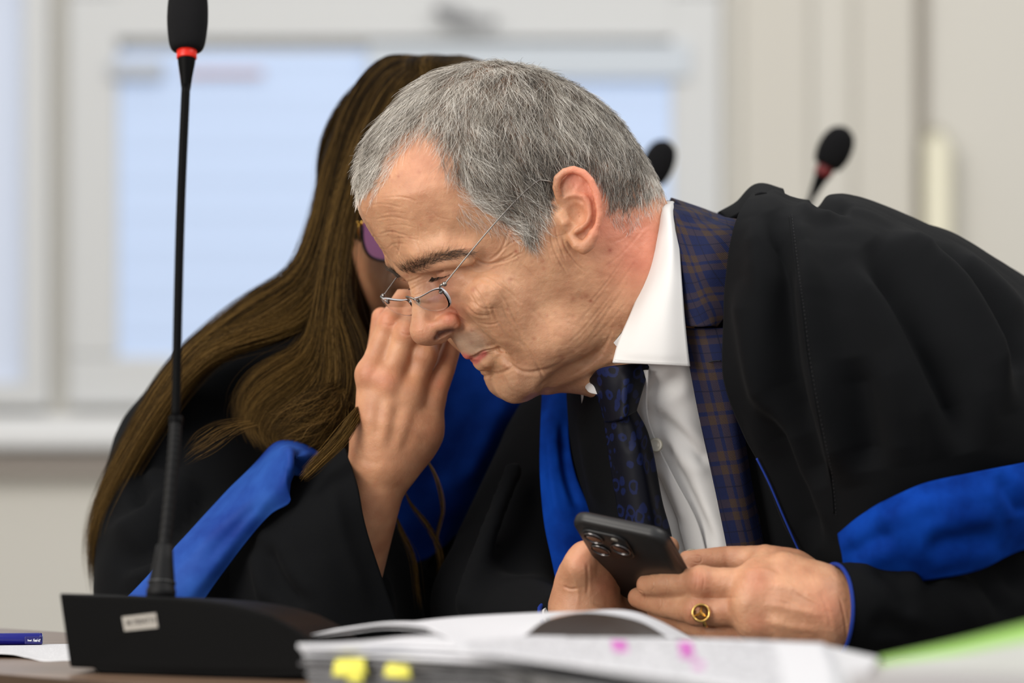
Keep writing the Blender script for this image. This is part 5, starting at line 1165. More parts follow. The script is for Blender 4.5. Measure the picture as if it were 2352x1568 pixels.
    # standing robe collar behind the jacket on the near and far shoulder
    cloth('robe_collar', [[(1650,520,3.24),(1652,500,3.20),(1660,496,3.16),(1680,510,3.12)], [(1700,500,3.24),(1696,476,3.20),(1700,473,3.15),(1715,490,3.08)], [(1752,480,3.26),(1738,440,3.20),(1742,433,3.14),(1746,455,3.05)], [(1810,500,3.26),(1790,452,3.22),(1796,444,3.16),(1800,470,3.08)]], 24, 24, robe_m, man, .004)
    # blue band of the wide sleeve
    cloth('sleeve_band', [[(1926,1226,2.872),(1930,1262,2.868),(1937,1300,2.872),(1945,1345,2.885)], [(1985,1178,2.860),(1990,1230,2.852),(1998,1290,2.856),(2005,1345,2.872)], [(2060,1136,2.848),(2065,1195,2.838),(2072,1270,2.842),(2080,1340,2.862)], [(2135,1106,2.842),(2142,1170,2.832),(2150,1250,2.836),(2155,1330,2.855)], [(2230,1086,2.843),(2236,1150,2.835),(2240,1220,2.838),(2245,1310,2.855)], [(2352,1062,2.862),(2356,1120,2.856),(2360,1180,2.860),(2362,1260,2.875)], [(2500,1030,2.89),(2500,1100,2.885),(2500,1160,2.89),(2500,1250,2.90)]],
        100, 40, blue_m, man, .0028, [([(1930,1290),(2000,1240),(2060,1230)],26,-.004),([(2120,1260),(2200,1240),(2300,1230)],24,-.005),([(2290,1090),(2330,1150),(2352,1180)],18,-.004),([(2000,1200),(2080,1170),(2160,1140)],30,.003)], .0016, 22)
    # forearm sleeve with its piped cuff
    rings = []
    def ring_pts(c, ax, up, ru, rs, n=40, sq=1.0):
        ax = np.array(ax, float); ax /= np.linalg.norm(ax); up = np.array(up, float); up -= ax*up.dot(ax); up /= np.linalg.norm(up); sd_ = np.cross(ax, up)
        return [np.array(c)+up*ru*math.cos(a)+sd_*rs*math.sin(a) for a in np.linspace(0, 2*math.pi, n, endpoint=False)]
    C_ = [(W(1913,1404,2.872), .0360, .0420, (-1,-.28,.05)), (W(1940,1402,2.874), .0372, .0425, (-1,-.28,.03)), (W(2000,1400,2.880), .0400, .0440, (-1,-.22,.0)), (W(2070,1398,2.888), .0415, .0450, (-1,-.2,0)), (W(2150,1400,2.900), .0425, .046, (-1,-.2,0)), (W(2240,1395,2.92), .0480, .050, (-1,-.2,.0)), (W(2340,1385,2.95), .0540, .055, (-1,-.2,.1)), (W(2460,1370,2.98), .058, .06, (-1,-.2,.2)), (W(2600,1330,3.02), .06, .06, (-1,-.1,.3))]
    R0 = np.array([ring_pts(c, ax, (0, 0, 1), ru, rs) for c, ru, rs, ax in C_]); S = spline(R0, 120); V = S.reshape(-1, 3); F = np.array(grid_faces(120, 40, False, True))
    N = normals(V, F)
    if (N*(V-V.mean(0))).sum(1).mean() < 0: F = F[:, ::-1].copy(); N = -N
    V = stroke_displace(V, N, [(l, w, d) for l, w, d in [([(2140,1262),(2128,1300),(2150,1340)],20,-.009),([(2190,1275),(2230,1240),(2290,1250)],24,.006),([(2210,1290),(2270,1340),(2320,1420)],22,-.008),([(2150,1300),(2200,1370),(2260,1460)],20,.004),([(2240,1280),(2300,1310),(2352,1370)],20,-.007),([(1960,1300),(2000,1340),(2040,1400)],24,.003),([(2000,1300),(2060,1345),(2100,1420)],22,-.004),([(1990,1440),(2060,1440),(2140,1480)],20,-.004)]], project)
    V = V+N*(vnoise(V, 22, 41, 2)*.0014)[:, None]
    sl = mesh_obj('forearm_sleeve', V, F, robe_m, man); solid(sl, .0022, -1)
    P = V[:40]; v, f = tube(np.concatenate([P, P[:1]]), .0016, 8, False); mesh_obj('cuff_piping', v, f, pipe_m, man)
    # body of the robe under and behind the draped shoulder, down to its hem
    G3 = Sculpt((-.02, -.22, .02), (1.02, .78, 1.22), .010)
    c = lambda pts, r, k=.08: G3.cap([W(*p) for p in pts], r, k=k)
    c([(1800,960,3.27),(2100,1080,3.32),(2600,1330,3.40)], [.115,.150,.165]); G3.cap([W(2600,1330,3.40), (.66,.42,.55), (.70,.42,.06)], [.17,.18,.21], k=.1)
    c([(1560,830,3.24),(1490,920,3.29)], [.072,.072], .05); c([(1860,730,3.06),(2120,950,3.00),(2420,1230,2.985)], [.062,.064,.056], .04); c([(2420,1240,2.985),(2300,1340,2.95)], [.054,.046], .03)
    V, F = G3.mesh(3); mesh_obj('robe', V, F, robe_m, man)
    # right side of the robe: arm, blue facing, black front
    G2 = Sculpt((-.10, -.06, .62), (.18, .52, 1.0), .005)
    c = lambda pts, r, k=.03: G2.cap([W(*p) for p in pts], r, k=k)
    c([(1420,960,3.30),(1320,1080,3.29),(1200,1290,3.22),(1150,1390,3.18)], [.070,.068,.060,.052]); c([(1150,1390,3.18),(1200,1450,3.10),(1285,1474,3.01)], [.050,.044,.038]); c([(1400,1000,3.3),(1420,1400,3.26)], [.07,.07])
    G2.cap([W(1180,1080,3.18), W(1120,1230,3.13), W(1070,1380,3.10)], .008, k=.02); G2.cap([W(1230,1150,3.17), W(1190,1290,3.12)], .008, k=.02, mode='sub')
    V, F = G2.mesh(3); ob = mesh_obj('robe_right_arm', V, F, robe_m, man)
    cloth('robe_blue_facing', [[(1246,880,3.20),(1240,1000,3.155),(1240,1100,3.135),(1250,1200,3.125),(1268,1290,3.115),(1290,1400,3.11)], [(1275,880,3.19),(1272,1000,3.145),(1275,1100,3.125),(1295,1200,3.115),(1312,1290,3.11),(1330,1400,3.10)], [(1312,880,3.19),(1306,1000,3.15),(1322,1090,3.13),(1362,1185,3.12),(1372,1290,3.115),(1380,1400,3.11)]], 24, 70, blue_m, man, .003, [([(1262,900),(1262,1050),(1285,1200)],10,.002),([(1290,960),(1300,1080),(1330,1180)],10,-.003)], .001, 30)
    cloth('robe_right_front', [[(1290,860,3.21),(1296,1000,3.17),(1310,1090,3.15),(1340,1200,3.14),(1350,1400,3.12)], [(1340,870,3.10),(1350,1000,3.085),(1368,1100,3.08),(1390,1200,3.08),(1400,1400,3.08)], [(1378,880,3.055),(1396,1000,3.045),(1412,1100,3.045),(1428,1200,3.04),(1445,1400,3.04)]], 24, 50, robe_m, man, .003, [([(1330,920),(1350,1050),(1380,1180)],14,.004)], .001, 33)
    v, f = lathe([(.0335, 0), (.0345, .004), (.033, .03), (.032, .03), (.0325, 0), (.0335, 0)], 40, W(1322, 1466, 2.985), (-.35, .15, -.35)); mesh_obj('shirt_cuff', v, f, shirt_m, man)
    v, f = tube(ring_pts(W(1317, 1468, 2.99), (-.35, .15, -.35), (0, 0, 1), .0362, .0362, 30)+ring_pts(W(1317, 1468, 2.99), (-.35, .15, -.35), (0, 0, 1), .0362, .0362, 30)[:1], .0018, 8, False); mesh_obj('cuff_piping', v, f, pipe_m, man)
    return man
man = build_man()

# ------------------------------------------------------------------ his rimless glasses
gl = thing('eyeglasses', 'rimless reading glasses with thin steel temples low on the man\'s nose', 'glasses')
lg = NT('clear_lens'); lg.b.inputs['Base Color'].default_value = (.93, .93, .97, 1); lg.b.inputs['Transmission Weight'].default_value = 1.0; lg.b.inputs['Roughness'].default_value = .02; lg.b.inputs['IOR'].default_value = 1.22
steel = pmat('thin_steel_wire', (.30, .28, .26), .28, .5, 1.0)
edge_gl = pmat('polished_lens_edge', (.62, .62, .66), .15, .6).m
brg = hp(945, 680, 0.0); gw = HS; gf = HF*.75-HU*.66; gf /= np.linalg.norm(gf)       # lens plane leans forward at the bottom
lz = hp(1012, 658, .060); rz = hp(878, 685, -.060)
gn = np.cross(HS, HU)                        # build each lens in the plane of width and a down-forward direction
def lens_mesh(sg):
    a = h2w(hp(1012, 660, .060)) if sg > 0 else h2w(hp(878, 685, -.060)); b_ = h2w(hp(948, 682, .0075)) if sg > 0 else h2w(hp(938, 684, -.0075))
    top = b_-a; wl = np.linalg.norm(top); x = top/wl
    dn_px = (0.052, 60)
    low = h2w(hp(1000, 716, .038)) if sg > 0 else h2w(hp(934, 722, -.036))
    y = -HU*.0179-HF*.0054; hgt = np.linalg.norm(y); y /= hgt; n = np.cross(x, y); n /= np.linalg.norm(n)
    out = [(0, 0), (.22, -.05), (.5, .0), (.78, .05), (.97, .05), (1.03, .20), (.98, .48), (.84, .78), (.62, .96), (.38, 1.0), (.16, .90), (.02, .66), (-.05, .36), (-.04, .12)]
    P = spline(np.array(out, float), 56, True); V = []
    for off in (-.0007, .0007):
        for s_ in (1, .8, .5, .2):
            for u_, v_ in P:
                cu, cv = .5+(u_-.5)*s_, .45+(v_-.45)*s_; bulge = .0022*(1-((cu-.5)**2+(cv-.45)**2)*2); V.append(a+x*wl*cu+y*hgt*cv+n*(off+bulge*(-1 if n[1] > 0 else 1)))
    m = 56; F = grid_faces(4, m, False, True); F2 = [tuple(i+4*m for i in q[::-1]) for q in F]
    F += F2; F += [tuple(3*m+i for i in range(m)), tuple(7*m+i for i in range(m))[::-1]]; F += [(i, 4*m+i, 4*m+(i+1) % m, (i+1) % m) for i in range(m)]
    o = mesh_obj('lens', V, F, [lg.m, edge_gl], gl); bm_fix(o)
    for pl_ in o.data.polygons:
        if len(pl_.vertices) == 4 and min(pl_.vertices) < m and max(pl_.vertices) >= 4*m: pl_.material_index = 1
    return a, b_, x, y, n, wl
la = lens_mesh(1); ra = lens_mesh(-1)
def wire(name, P, r_=.0007, par=gl, n=24):
    v, f = tube(spline(P, n), r_, 8); return mesh_obj(name, v, f, steel.m, par)
wire('bridge', [la[1]+la[3]*.004-la[2]*.003, (la[1]+ra[1])/2+HF*.0025+HU*.002, ra[1]+ra[3]*.004-ra[2]*.003], .0008)
def bead(name, p, r_, sq=1):
    v, f = lathe([(r_*math.sin(a), -r_*math.cos(a)*sq) for a in np.linspace(.05, math.pi-.05, 10)], 14, p, (0, -1, 0)); return mesh_obj(name, v, f, steel.m, gl)
for L_, sg in ((la, 1), (ra, -1)):
    hg = L_[0]+HS*.0035*sg-HF*.003+HU*.001
    wire('hinge_arm', [L_[0]+L_[2]*.006+L_[3]*.004, L_[0]+HS*.001*sg+HU*.0012, hg], .0009); bead('hinge_screw', hg, .0021); bead('lens_screw', L_[0]+L_[2]*.006+L_[3]*.004-np.array([0, .0015, 0]), .0017); bead('lens_screw', L_[1]+L_[3]*.0045-L_[2]*.0035-np.array([0, .0015, 0]), .0016)
    if sg > 0: pts = [hg, h2w(hp(1060, 604, .066)), h2w(hp(1130, 520, .072)), h2w(hp(1195, 450, .076)), h2w(hp(1232, 418, .0785)), h2w(hp(1246, 414, .079)), h2w(hp(1268, 420, .078)), h2w(hp(1290, 440, .073))]
    else: pts = [hg, hg-HF*.03+HU*.012-HS*.004, hg-HF*.07+HU*.028-HS*.008, hg-HF*.108+HU*.040-HS*.010, hg-HF*.125+HU*.035-HS*.010, hg-HF*.135+HU*.01-HS*.006]
    wire('temple', pts, .00058, gl, 60)
    c = hp(965 if sg > 0 else 940, 690, .008*sg); v, f = lathe([(.0001, -.0008), (.0035, -.0006), (.0040, 0), (.0035, .0006), (.0001, .0008)], 16, L_[1]+L_[3]*.006-HF*.004, HS); v = v; mesh_obj('nose_pad', v, f, pmat('clear_silicone', (.55, .55, .45), .3).m, gl)
blue_shaded_m = NT('shaded_blue_velvet'); noise_color(blue_shaded_m, (.0008, .009, .075), (.002, .020, .14), 18, 4); blue_shaded_m.b.inputs['Roughness'].default_value = .8; blue_shaded_m.b.inputs['Specular IOR Level'].default_value = .03; blue_shaded_m = blue_shaded_m.m  # darker copy of the blue velvet, the robe front's shade put into the colour
blue_lit_m = NT('lit_blue_velvet'); noise_color(blue_lit_m, (.006, .034, .23), (.020, .085, .37), 22, 4); blue_lit_m.b.inputs['Roughness'].default_value = .6; blue_lit_m.b.inputs['Specular IOR Level'].default_value = .15; blue_lit_m = blue_lit_m.m  # lighter copy of the blue velvet, the light on her sleeve band coloured in
# ------------------------------------------------------------------ the woman behind him
wF = np.array([.40, -.87, -.28]); wF /= np.linalg.norm(wF); wU = np.array([.10, -.28, .95]); wU -= wF*wU.dot(wF); wU /= np.linalg.norm(wU); wS = np.cross(wU, wF)
wM = np.array([wS, wF, wU]); wO = W(985, 540, 3.43)
def f2w(p): return np.asarray(p)*.96@wM+wO
def w2f(p): return ((np.asarray(p)-wO)@wM.T)/.96
def strands_from(guides, n, K, spread, rs, curl=0., tips=(.75, 1.02), roots=(0, .03), depth=.02):
    """guides: lists of (px,py,d), neighbouring guides form a sheet; strands are interpolated between them"""
    Gd = np.array([spline(np.array([W(*q) for q in g]), 40) for g in guides]); r = rs; m = len(Gd)
    s_ = r.random(n)*(m-1); i = np.minimum(s_.astype(int), m-2); a = (s_-i)[:, None, None]; Q = np.concatenate([2*Gd[:1]-Gd[1:2], Gd, 2*Gd[-1:]-Gd[-2:-1]])
    A, B_, C2, D2 = Q[i], Q[i+1], Q[i+2], Q[i+3]; P = .5*((2*B_)+(-A+C2)*a+(2*A-5*B_+4*C2-D2)*a**2+(-A+3*B_-3*C2+D2)*a**3)
    t0 = r.uniform(roots[0], roots[1], n); t1 = r.uniform(tips[0], tips[1], n).clip(0, 1); out = np.zeros((n, K, 3)); tt = np.linspace(0, 1, K)
    for k in range(K):
        t = (t0+(t1-t0)*tt[k])*39; j = np.minimum(t.astype(int), 38); f = (t-j)[:, None]; out[:, k] = P[np.arange(n), j]*(1-f)+P[np.arange(n), j+1]*f
    cl = np.floor(s_*3.2+r.normal(0,.25,n))+r.integers(0, 3, n)*100; ph = (cl*12.9898) % 6.28
    env = np.clip(tt*2.0, .15, 1)[None, :, None]
    off = r.normal(0, 1, (n, 1, 3))*np.array([spread, depth, spread]); out += off*env
    wv = np.stack([np.sin(tt[None]*4+ph[:, None]), np.cos(tt[None]*3+ph[:, None]*1.7), np.sin(tt[None]*3.5+ph[:, None]*2.3)], 2)*curl; out += wv*env
    out += (np.sin(tt[None, :, None]*9+r.uniform(0, 6.28, (n, 1, 3)))*spread*.35)*env
    return out, np.sin(ph*3.1)*.5+.5
def build_woman():
    wm = thing('person', 'long haired woman in glasses and black robe hiding her mouth behind a raised hand', 'person')
    nk = [w2f(q) for q in (W(985, 560, 3.50), W(960, 760, 3.50), W(900, 930, 3.50))]
    V, F = man_head(.0026, (nk, [.056, .050, .056]), True); V = f2w(V); q = project(V)
    hv, hf = woman_hand()
    G = Sculpt((-.42, .12, .55), (.30, .78, 1.10), .008); c = lambda p_, r, k=.06: G.cap([W(*x) for x in p_], r, k=k)
    c([(900,930,3.50),(890,1120,3.56),(900,1500,3.56)], [.055,.12,.13]); c([(880,1010,3.52),(600,960,3.46),(470,1150,3.36),(440,1390,3.26)], [.07,.062,.052,.045]); c([(440,1400,3.26),(640,1400,3.20),(770,1360,3.165)], [.040,.038,.034], .02)
    c([(900,1000,3.52),(1180,1050,3.58),(1250,1300,3.55)], [.07,.06,.05])
    bt = G.mesh(1); W_SK = SKIN*np.array([1.0, .90, .84])
    tint = np.tile(W_SK, (len(V), 1)); T = np.concatenate([tint, tint_hand(hv, SKIN*[1.0, .93, .90], 51, [((850,858),24),((892,876),26),((895,742),18),((935,764),18),((875,720),26),((1010,880),16)]), np.tile(W_SK, (len(bt[0]), 1))])
    body = mesh_obj('body', np.concatenate([V, hv, bt[0]]), np.concatenate([F, hf+len(V), bt[1]+len(V)+len(hv)]), skin_mat('woman_skin', tuple(W_SK)), wm); vcol(body, 'tint', T)
    # robe
    G = Sculpt((-.46, .06, .02), (.34, .90, 1.08), .0075); c = lambda p_, r, k=.05: G.cap([W(*x) for x in p_], r, k=k)
    c([(880,1040,3.54),(880,1200,3.56),(900,1500,3.56)], [.12,.15,.16]); c([(800,1000,3.48),(600,965,3.44)], [.085,.085])
    G.cap([W(900,1500,3.56), (-.12,.56,.20), (-.12,.56,.06)], [.16,.20,.24], k=.1); c([(600,965,3.44),(470,1080,3.36),(415,1210,3.29),(425,1330,3.25),(470,1450,3.23)], [.085,.084,.076,.074,.075]); c([(470,1420,3.23),(640,1420,3.20),(760,1400,3.18)], [.072,.066,.055])
    c([(900,1020,3.54),(1180,1060,3.60),(1260,1320,3.57)], [.09,.08,.07])
    V, F = G.mesh(3); N = normals(V, F)
    V = stroke_displace(V, N, [([(310,1025),(360,1020),(430,1010)],16,.006),([(320,1040),(315,1110),(330,1180)],18,-.008),([(240,1230),(320,1200),(400,1130),(440,1090)],24,.009),([(260,1290),(340,1270),(430,1200),(500,1130)],26,-.010),([(300,1050),(370,1060),(430,1040)],22,-.007),([(280,1330),(380,1310),(460,1240)],20,.004)], project)
    mesh_obj('robe', V, F, robe_m, wm)
    cloth('robe_sleeve', [[(560,1160,3.20),(540,1250,3.17),(520,1340,3.15),(510,1460,3.14)], [(665,1090,3.17),(640,1200,3.115),(630,1300,3.10),(620,1460,3.10)], [(730,1050,3.15),(730,1150,3.09),(735,1280,3.075),(740,1460,3.075)], [(793,1030,3.135),(815,1110,3.085),(843,1215,3.075),(870,1330,3.08),(900,1460,3.09)][:1]+[(818,1110,3.085),(848,1235,3.078),(925,1460,3.09)]],
        70, 60, robe_m, wm, .003, [([(600,1240),(640,1330),(700,1400)],20,-.006),([(620,1180),(600,1290),(610,1420)],16,.005),([(760,1100),(790,1240),(850,1400)],20,.003)], .0015, 61)
    cloth('robe_sleeve', [[(800,1040,3.15),(850,1240,3.16),(900,1460,3.17)], [(870,1120,3.22),(890,1250,3.22),(930,1460,3.22)], [(900,1180,3.25),(950,1290,3.25),(985,1460,3.25)]], 24, 30, robe_m, wm, .003, (), .0015, 62)
    cloth('sleeve_band', [[(760,1062,3.17),(742,1066,3.15),(722,1076,3.145),(705,1098,3.15)], [(735,1038,3.16),(720,1045,3.13),(700,1062,3.12),(682,1092,3.13)], [(690,1014,3.165),(685,1030,3.115),(680,1055,3.10),(672,1086,3.112)], [(650,1010,3.17),(652,1032,3.115),(660,1070,3.095),(667,1128,3.10)], [(622,1022,3.17),(628,1056,3.115),(645,1106,3.095),(664,1156,3.10)], [(585,1060,3.17),(592,1100,3.12),(606,1146,3.105),(622,1182,3.11)], [(500,1150,3.15),(520,1190,3.12),(546,1220,3.115),(572,1238,3.12)], [(410,1245,3.13),(440,1280,3.11),(480,1310,3.105),(510,1320,3.115)], [(310,1352,3.11),(360,1370,3.10),(415,1388,3.10),(460,1392,3.11)], [(240,1420,3.11),(310,1435,3.10),(370,1448,3.11),(420,1452,3.12)]],
        120, 40, blue_lit_m, wm, .0028, [([(655,1020),(668,1060),(672,1110)],12,.002),([(690,1030),(685,1060),(680,1090)],10,-.005),([(560,1110),(500,1190),(430,1280)],18,.0015),([(600,1150),(540,1210),(460,1300)],14,-.0012)], .0012, 63)
    cloth('robe_blue_facing', [[(1000,860,3.36),(960,980,3.34),(900,1120,3.33),(880,1200,3.33),(860,1300,3.34)], [(1080,790,3.34),(1060,930,3.32),(1000,1080,3.31),(960,1190,3.31),(960,1290,3.33)], [(1170,800,3.34),(1150,920,3.32),(1090,1060,3.31),(1050,1160,3.31),(1010,1262,3.32)], [(1262,830,3.37),(1240,915,3.35),(1180,1010,3.34),(1150,1110,3.335),(1050,1225,3.33)]], 60, 60, blue_shaded_m, wm, .003, [([(1100,900),(1060,1010),(1000,1120)],24,-.005),([(1170,900),(1110,1020),(1050,1130)],22,.004)], .002, 65)
    cloth('robe_front', [[(1250,820,3.40),(1235,915,3.375),(1178,1005,3.365),(1150,1105,3.36),(1045,1220,3.35),(980,1300,3.35)], [(1300,860,3.42),(1290,980,3.40),(1250,1090,3.39),(1200,1220,3.38),(1130,1330,3.38),(1060,1420,3.38)], [(1400,900,3.45),(1400,1050,3.44),(1390,1180,3.43),(1330,1290,3.42),(1260,1400,3.42),(1200,1500,3.42)]], 30, 50, robe_m, wm, .003)
    # hair
    r = np.random.default_rng(77)
    g1 = [(990,135,3.44),(880,135,3.40),(800,235,3.37),(750,390,3.345),(715,530,3.33),(665,635,3.32),(560,705,3.31),(455,790,3.30),(370,885,3.29),(300,1010,3.285),(243,1130,3.28),(218,1240,3.28),(232,1370,3.28)]
    g2 = [(1000,138,3.43),(900,150,3.38),(822,250,3.35),(772,400,3.325),(738,550,3.31),(695,655,3.30),(600,725,3.285),(500,790,3.275),(410,880,3.27),(335,1000,3.26),(275,1110,3.26),(235,1200,3.26),(225,1290,3.26)]
    g3 = [(1010,142,3.42),(920,170,3.36),(850,270,3.33),(800,420,3.31),(768,570,3.295),(735,690,3.28),(670,750,3.265),(580,775,3.255),(500,800,3.25),(430,860,3.25),(370,940,3.25),(320,1020,3.25),(280,1090,3.25)]
    H1, c1 = strands_from([g1, g2, g3], 11000, 22, .0035, r, .004, (.72, 1.0), depth=.010)
    h1 = [(1005,140,3.42),(915,165,3.36),(845,270,3.33),(790,430,3.305),(755,590,3.29),(730,720,3.27),(690,800,3.25),(620,840,3.24),(570,880,3.235),(545,930,3.23),(560,985,3.22)]
    h2 = [(1010,143,3.42),(930,175,3.35),(865,285,3.32),(800,440,3.30),(762,600,3.28),(745,740,3.255),(735,840,3.235),(690,900,3.22),(640,940,3.215),(620,985,3.21),(660,1030,3.20)]
    h3 = [(1015,146,3.42),(945,185,3.35),(880,300,3.315),(810,440,3.30),(778,600,3.275),(770,740,3.25),(775,850,3.22),(760,930,3.205),(725,985,3.20),(700,1020,3.195),(720,1050,3.19)]
    h4 = [(1020,150,3.42),(955,195,3.35),(880,310,3.32),(808,440,3.305),(788,560,3.285),(796,690,3.26),(832,790,3.225),(845,880,3.20),(825,950,3.19),(790,1010,3.185),(765,1040,3.18)]
    H2, c2 = strands_from([h1, h2, h3, h4], 14000, 22, .0035, r, .0045, (.70, 1.0), depth=.010)
    k1 = [(1010,132,3.45),(940,140,3.38),(930,200,3.35),(925,260,3.34),(930,330,3.34)]; k2 = [(1070,130,3.46),(1020,150,3.39),(1020,230,3.38),(1010,300,3.37),(1000,380,3.37)]; k3 = [(1140,150,3.45),(1150,200,3.42),(1150,300,3.40),(1160,420,3.40),(1170,560,3.42)]
    H3, c3 = strands_from([k1, k2, k3], 3500, 22, .003, r, .002, (.8, 1.0), depth=.006)
    w1_ = [(560,955,3.16),(500,965,3.15),(450,990,3.14),(420,1030,3.14)]; w2_ = [(600,980,3.16),(540,1000,3.15),(480,1040,3.14),(425,1070,3.14)]
    H4, c4 = strands_from([w1_, w2_], 40, 22, .0016, r, .001, depth=.002)
    l1 = [(850,900,3.15),(818,940,3.10),(770,1005,3.09),(720,1060,3.09),(690,1095,3.09)]; l2 = [(858,915,3.15),(826,965,3.10),(782,1025,3.09),(735,1070,3.09),(700,1100,3.09)]
    H5, c5 = strands_from([l1, l2], 260, 22, .0016, r, .001, depth=.002)
    e1 = [(925,1120,3.20),(945,1160,3.20),(985,1215,3.20),(1010,1275,3.20),(1002,1330,3.20)]; e2 = [(975,1050,3.22),(1000,1100,3.21),(1012,1170,3.20),(1000,1240,3.2),(1010,1310,3.2)]
    H6, c6 = strands_from([e1, [(p[0]+4, p[1]+5, p[2]) for p in e1]], 45, 22, .0010, r, .001, depth=.002); H7, c7 = strands_from([e2, [(p[0]+4, p[1], p[2]) for p in e2]], 28, 22, .0008, r, .001, depth=.002)
    e3 = [(905,1180,3.20),(920,1220,3.2),(945,1280,3.2),(955,1350,3.2),(965,1400,3.2)]; H8, c8 = strands_from([e3, [(p[0]+5, p[1], p[2]) for p in e3]], 60, 22, .0012, r, .001, depth=.002)
    s1 = [(235,1150,3.25),(212,1220,3.25),(200,1290,3.25),(205,1370,3.25)]; s2 = [(232,1170,3.25),(218,1250,3.25),(224,1310,3.25),(232,1375,3.25)]
    H9, c9 = strands_from([s1, s2], 40, 22, .0008, r, .001, depth=.002)
    b1 = [(780,870,3.19),(745,900,3.18),(700,940,3.175),(660,965,3.17),(620,975,3.17)]; b2 = [(800,930,3.17),(775,965,3.165),(750,990,3.16),(720,1010,3.16),(690,1015,3.16)]
    H10, c10 = strands_from([b1, b2], 700, 22, .007, r, .003, depth=.006)
    # the crown and the far side of her head
    nC = 7000; ph_ = r.uniform(-math.pi, math.pi, nC); ph_ = ph_[(ph_ > -.6) | (ph_ < -2.2)]; nC = len(ph_); fr_ = np.abs(ph_) < .85; tt_ = np.linspace(0, 1, 22); cen = wO+wU*.045-wF*.012
    th0 = r.uniform(.05, .9, nC); HC = np.zeros((nC, 22, 3)); drop = np.where(np.abs(ph_) > 1.3, r.uniform(.05, .20, nC), np.where(fr_, 0, .03))
    for k in range(22):
        th_ = np.minimum(th0, np.where(fr_, .45, 2))+(np.where(fr_, .80, 1.65)-np.minimum(th0, np.where(fr_, .45, 2)))*min(1, tt_[k]/.6); ex = max(0, (tt_[k]-.6)/.4); w_ = 1.03+.02*np.sin(ph_*23)
        HC[:, k] = cen+(wF*.113)*(np.sin(th_)*np.cos(ph_)*w_)[:, None]+(wS*.096)*(np.sin(th_)*np.sin(ph_)*w_)[:, None]+wU*.1010*(np.cos(th_)*w_)[:, None]-np.array([0, 0, 1.0])*(drop*ex)[:, None]
    HC += r.normal(0, .0018, (nC, 1, 3)); H3 = np.concatenate([H3, HC]); c3 = np.concatenate([c3, np.sin(ph_*17)*.5+.5])
    S = np.concatenate([H1, H2, H3, H4, H5, H6, H7, H8, H9, H10]); cc = np.concatenate([c1, c2, c3, c4*.5+.5, c5*.4+.6, c6*.5+.5, c7*.5+.5, c8*.4+.6, c9*.3+.2, c10])
    n = len(S); rad = np.interp(np.linspace(0, 1, 22), [0, .8, 1], [.00012, .00010, .00002])[None]*r.uniform(.7, 1.3, (n, 1))
    tq = np.linspace(0, 1, 22)
    shade = np.clip(.05+.75*cc**1.3+r.normal(0, .10, n), 0, 1)
    m = hair_mat('brown_hair', [(0, (.010, .0055, .0018)), (.45, (.045, .025, .0065)), (.8, (.15, .085, .022)), (1, (.30, .18, .06))], .5, .06)
    hair_object('hair', S, rad, m, wm, {'shade': shade})
    hm = pmat('brown_hair_mass', (.020, .012, .004), .7, .2).m
    cloth('hair_mass', [[(750,430,3.44),(740,560,3.43),(735,700,3.42),(740,860,3.40)], [(800,430,3.42),(790,560,3.41),(795,700,3.39),(810,860,3.36)], [(850,430,3.46),(840,560,3.45),(850,700,3.42),(870,860,3.40)]], 14, 30, hm, wm, .006)
    back = lambda g, dd: [(q[0]+6, q[1]+8, q[2]+dd) for q in g]
    for gs, nm in (([g1, g2, g3], 0), ([h1, h2, h3, h4], 1)):
        L_ = min(len(g) for g in gs); cloth('hair_mass', [back(g[:L_-2], .022) for g in gs], 24, 60, hm, wm, .006)
    G = Sculpt(wO-.18, wO+.20, .005); G.ell(wO+wU*.045-wF*.012, (.094, .108, .100), k=0, R=wM); V, F = G.mesh(2)
    loc = w2f(V); keep = ~((loc[:, 1] > .035) & (loc[:, 2] < .085)) & ~((loc[:, 1] > -.02) & (loc[:, 2] < .0)) & (loc[:, 2] > -.09); F = F[keep[F].all(1)]; mesh_obj('hair_mass', V, F, hm, wm)
    return wm
woman = build_woman()
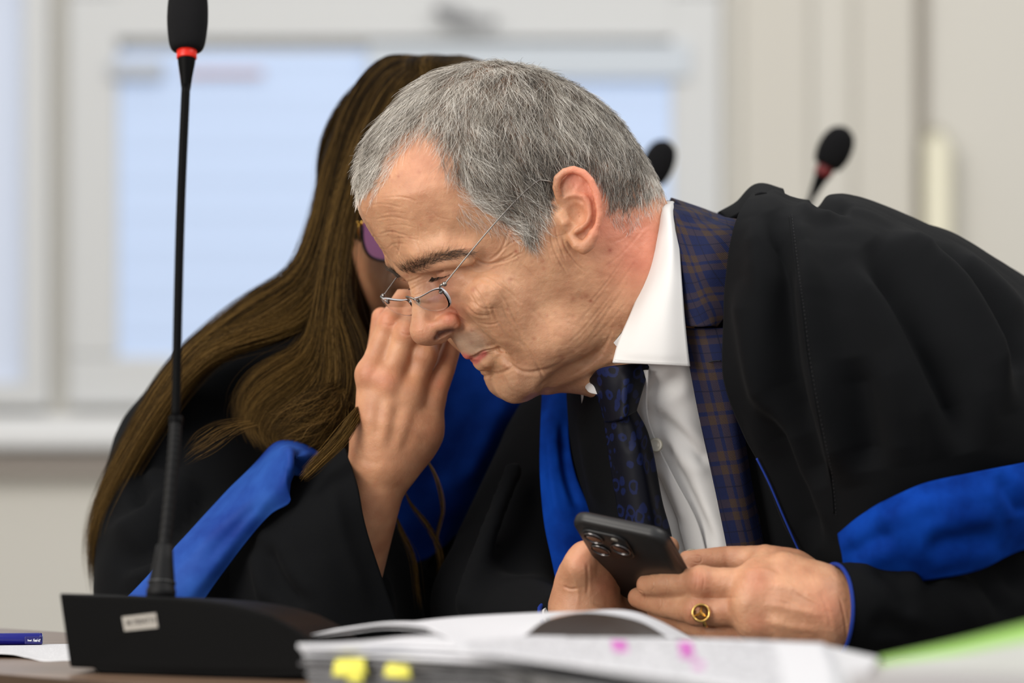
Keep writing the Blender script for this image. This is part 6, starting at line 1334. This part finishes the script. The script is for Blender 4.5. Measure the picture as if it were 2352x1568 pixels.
# her glasses
wg = thing('eyeglasses', 'dark rimmed glasses with a gold hinge on the long haired woman\'s face', 'glasses')
rim_m = pmat('dark_navy_rim', (.010, .012, .022), .3, .5).m; goldh = pmat('gold_hinge', (.85, .50, .10), .25, .5, 1.0).m
pl = NT('purple_coated_lens'); pl.b.inputs['Base Color'].default_value = (1.0, .62, .95, 1); pl.b.inputs['Alpha'].default_value = .5; pl.b.inputs['Roughness'].default_value = .2
pl.b.inputs['Coat Weight'].default_value = .6; pl.b.inputs['Coat Tint'].default_value = (.85, .45, .9, 1)
for sg in (-1, 1):
    x0 = W(833, 494, 3.318); x = wS*1.0; y = -wU
    cx = x0+x*(.0265 if sg < 0 else .0265+.066); cy = cx+y*.0185
    prof = [(-1, -.75), (-.97, -.2), (-.88, .35), (-.68, .78), (-.3, 1.0), (.2, 1.0), (.65, .80), (.92, .3), (.98, -.3), (.9, -.8), (.5, -.98), (-.1, -1.0), (-.7, -.95)]
    if sg > 0: prof = [(-a, b) for a, b in prof]
    P = np.array([cy+x*a*.0265+y*b*.0215 for a, b in spline(np.array(prof, float), 60, True)])
    v, f = tube(np.concatenate([P, P[:2]]), .0013, 8, False); mesh_obj('rim', v, f, rim_m, wg)
    V = np.concatenate([P, P*.6+cy*.4+wF*.001, [cy+wF*.0015]]); F = [(i, (i+1) % 60, 60+(i+1) % 60, 60+i) for i in range(60)]+[(60+i, 60+(i+1) % 60, 120) for i in range(60)]
    V2 = V-wF*.0016; n_ = len(V); F2 = [tuple(i+n_ for i in q[::-1]) for q in F]; o = mesh_obj('lens', np.concatenate([V, V2]), F+F2, pl.m, wg)
    e = cy+x*(.0275*sg)+(-y)*.012; dirt = -wF
    v, f = tube(spline([e, e+x*.004*sg-wF*.006, e+x*.004*sg-wF*.035, e+x*.000*sg-wF*.06], 20), .0017, 8); mesh_obj('temple', v, f, rim_m, wg)
    v, f = join_parts([lathe([(.0003,-.0024),(.0024,-.0014),(.0024,.0014),(.0003,.0024)], 12, e+x*.0015*sg+wF*.003, (1,0,0)), lathe([(.0003,-.0024),(.0024,-.0014),(.0024,.0014),(.0003,.0024)], 12, e+x*.0055*sg+wF*.002, (1,0,0)), tube([e+x*.004*sg+wF*.003, e+x*.0035*sg+y*.008+wF*.003, e+x*.0005*sg+y*.017+wF*.0025], [.0015,.0013,.0008], 8)]); mesh_obj('gold_hinge', v, f, goldh, wg)
v, f = tube(spline([cy-x*.0275, cy-x*.033-y*.004+wF*.002, cy-x*.0385], 10), .0013, 8); mesh_obj('bridge', v, f, rim_m, wg)
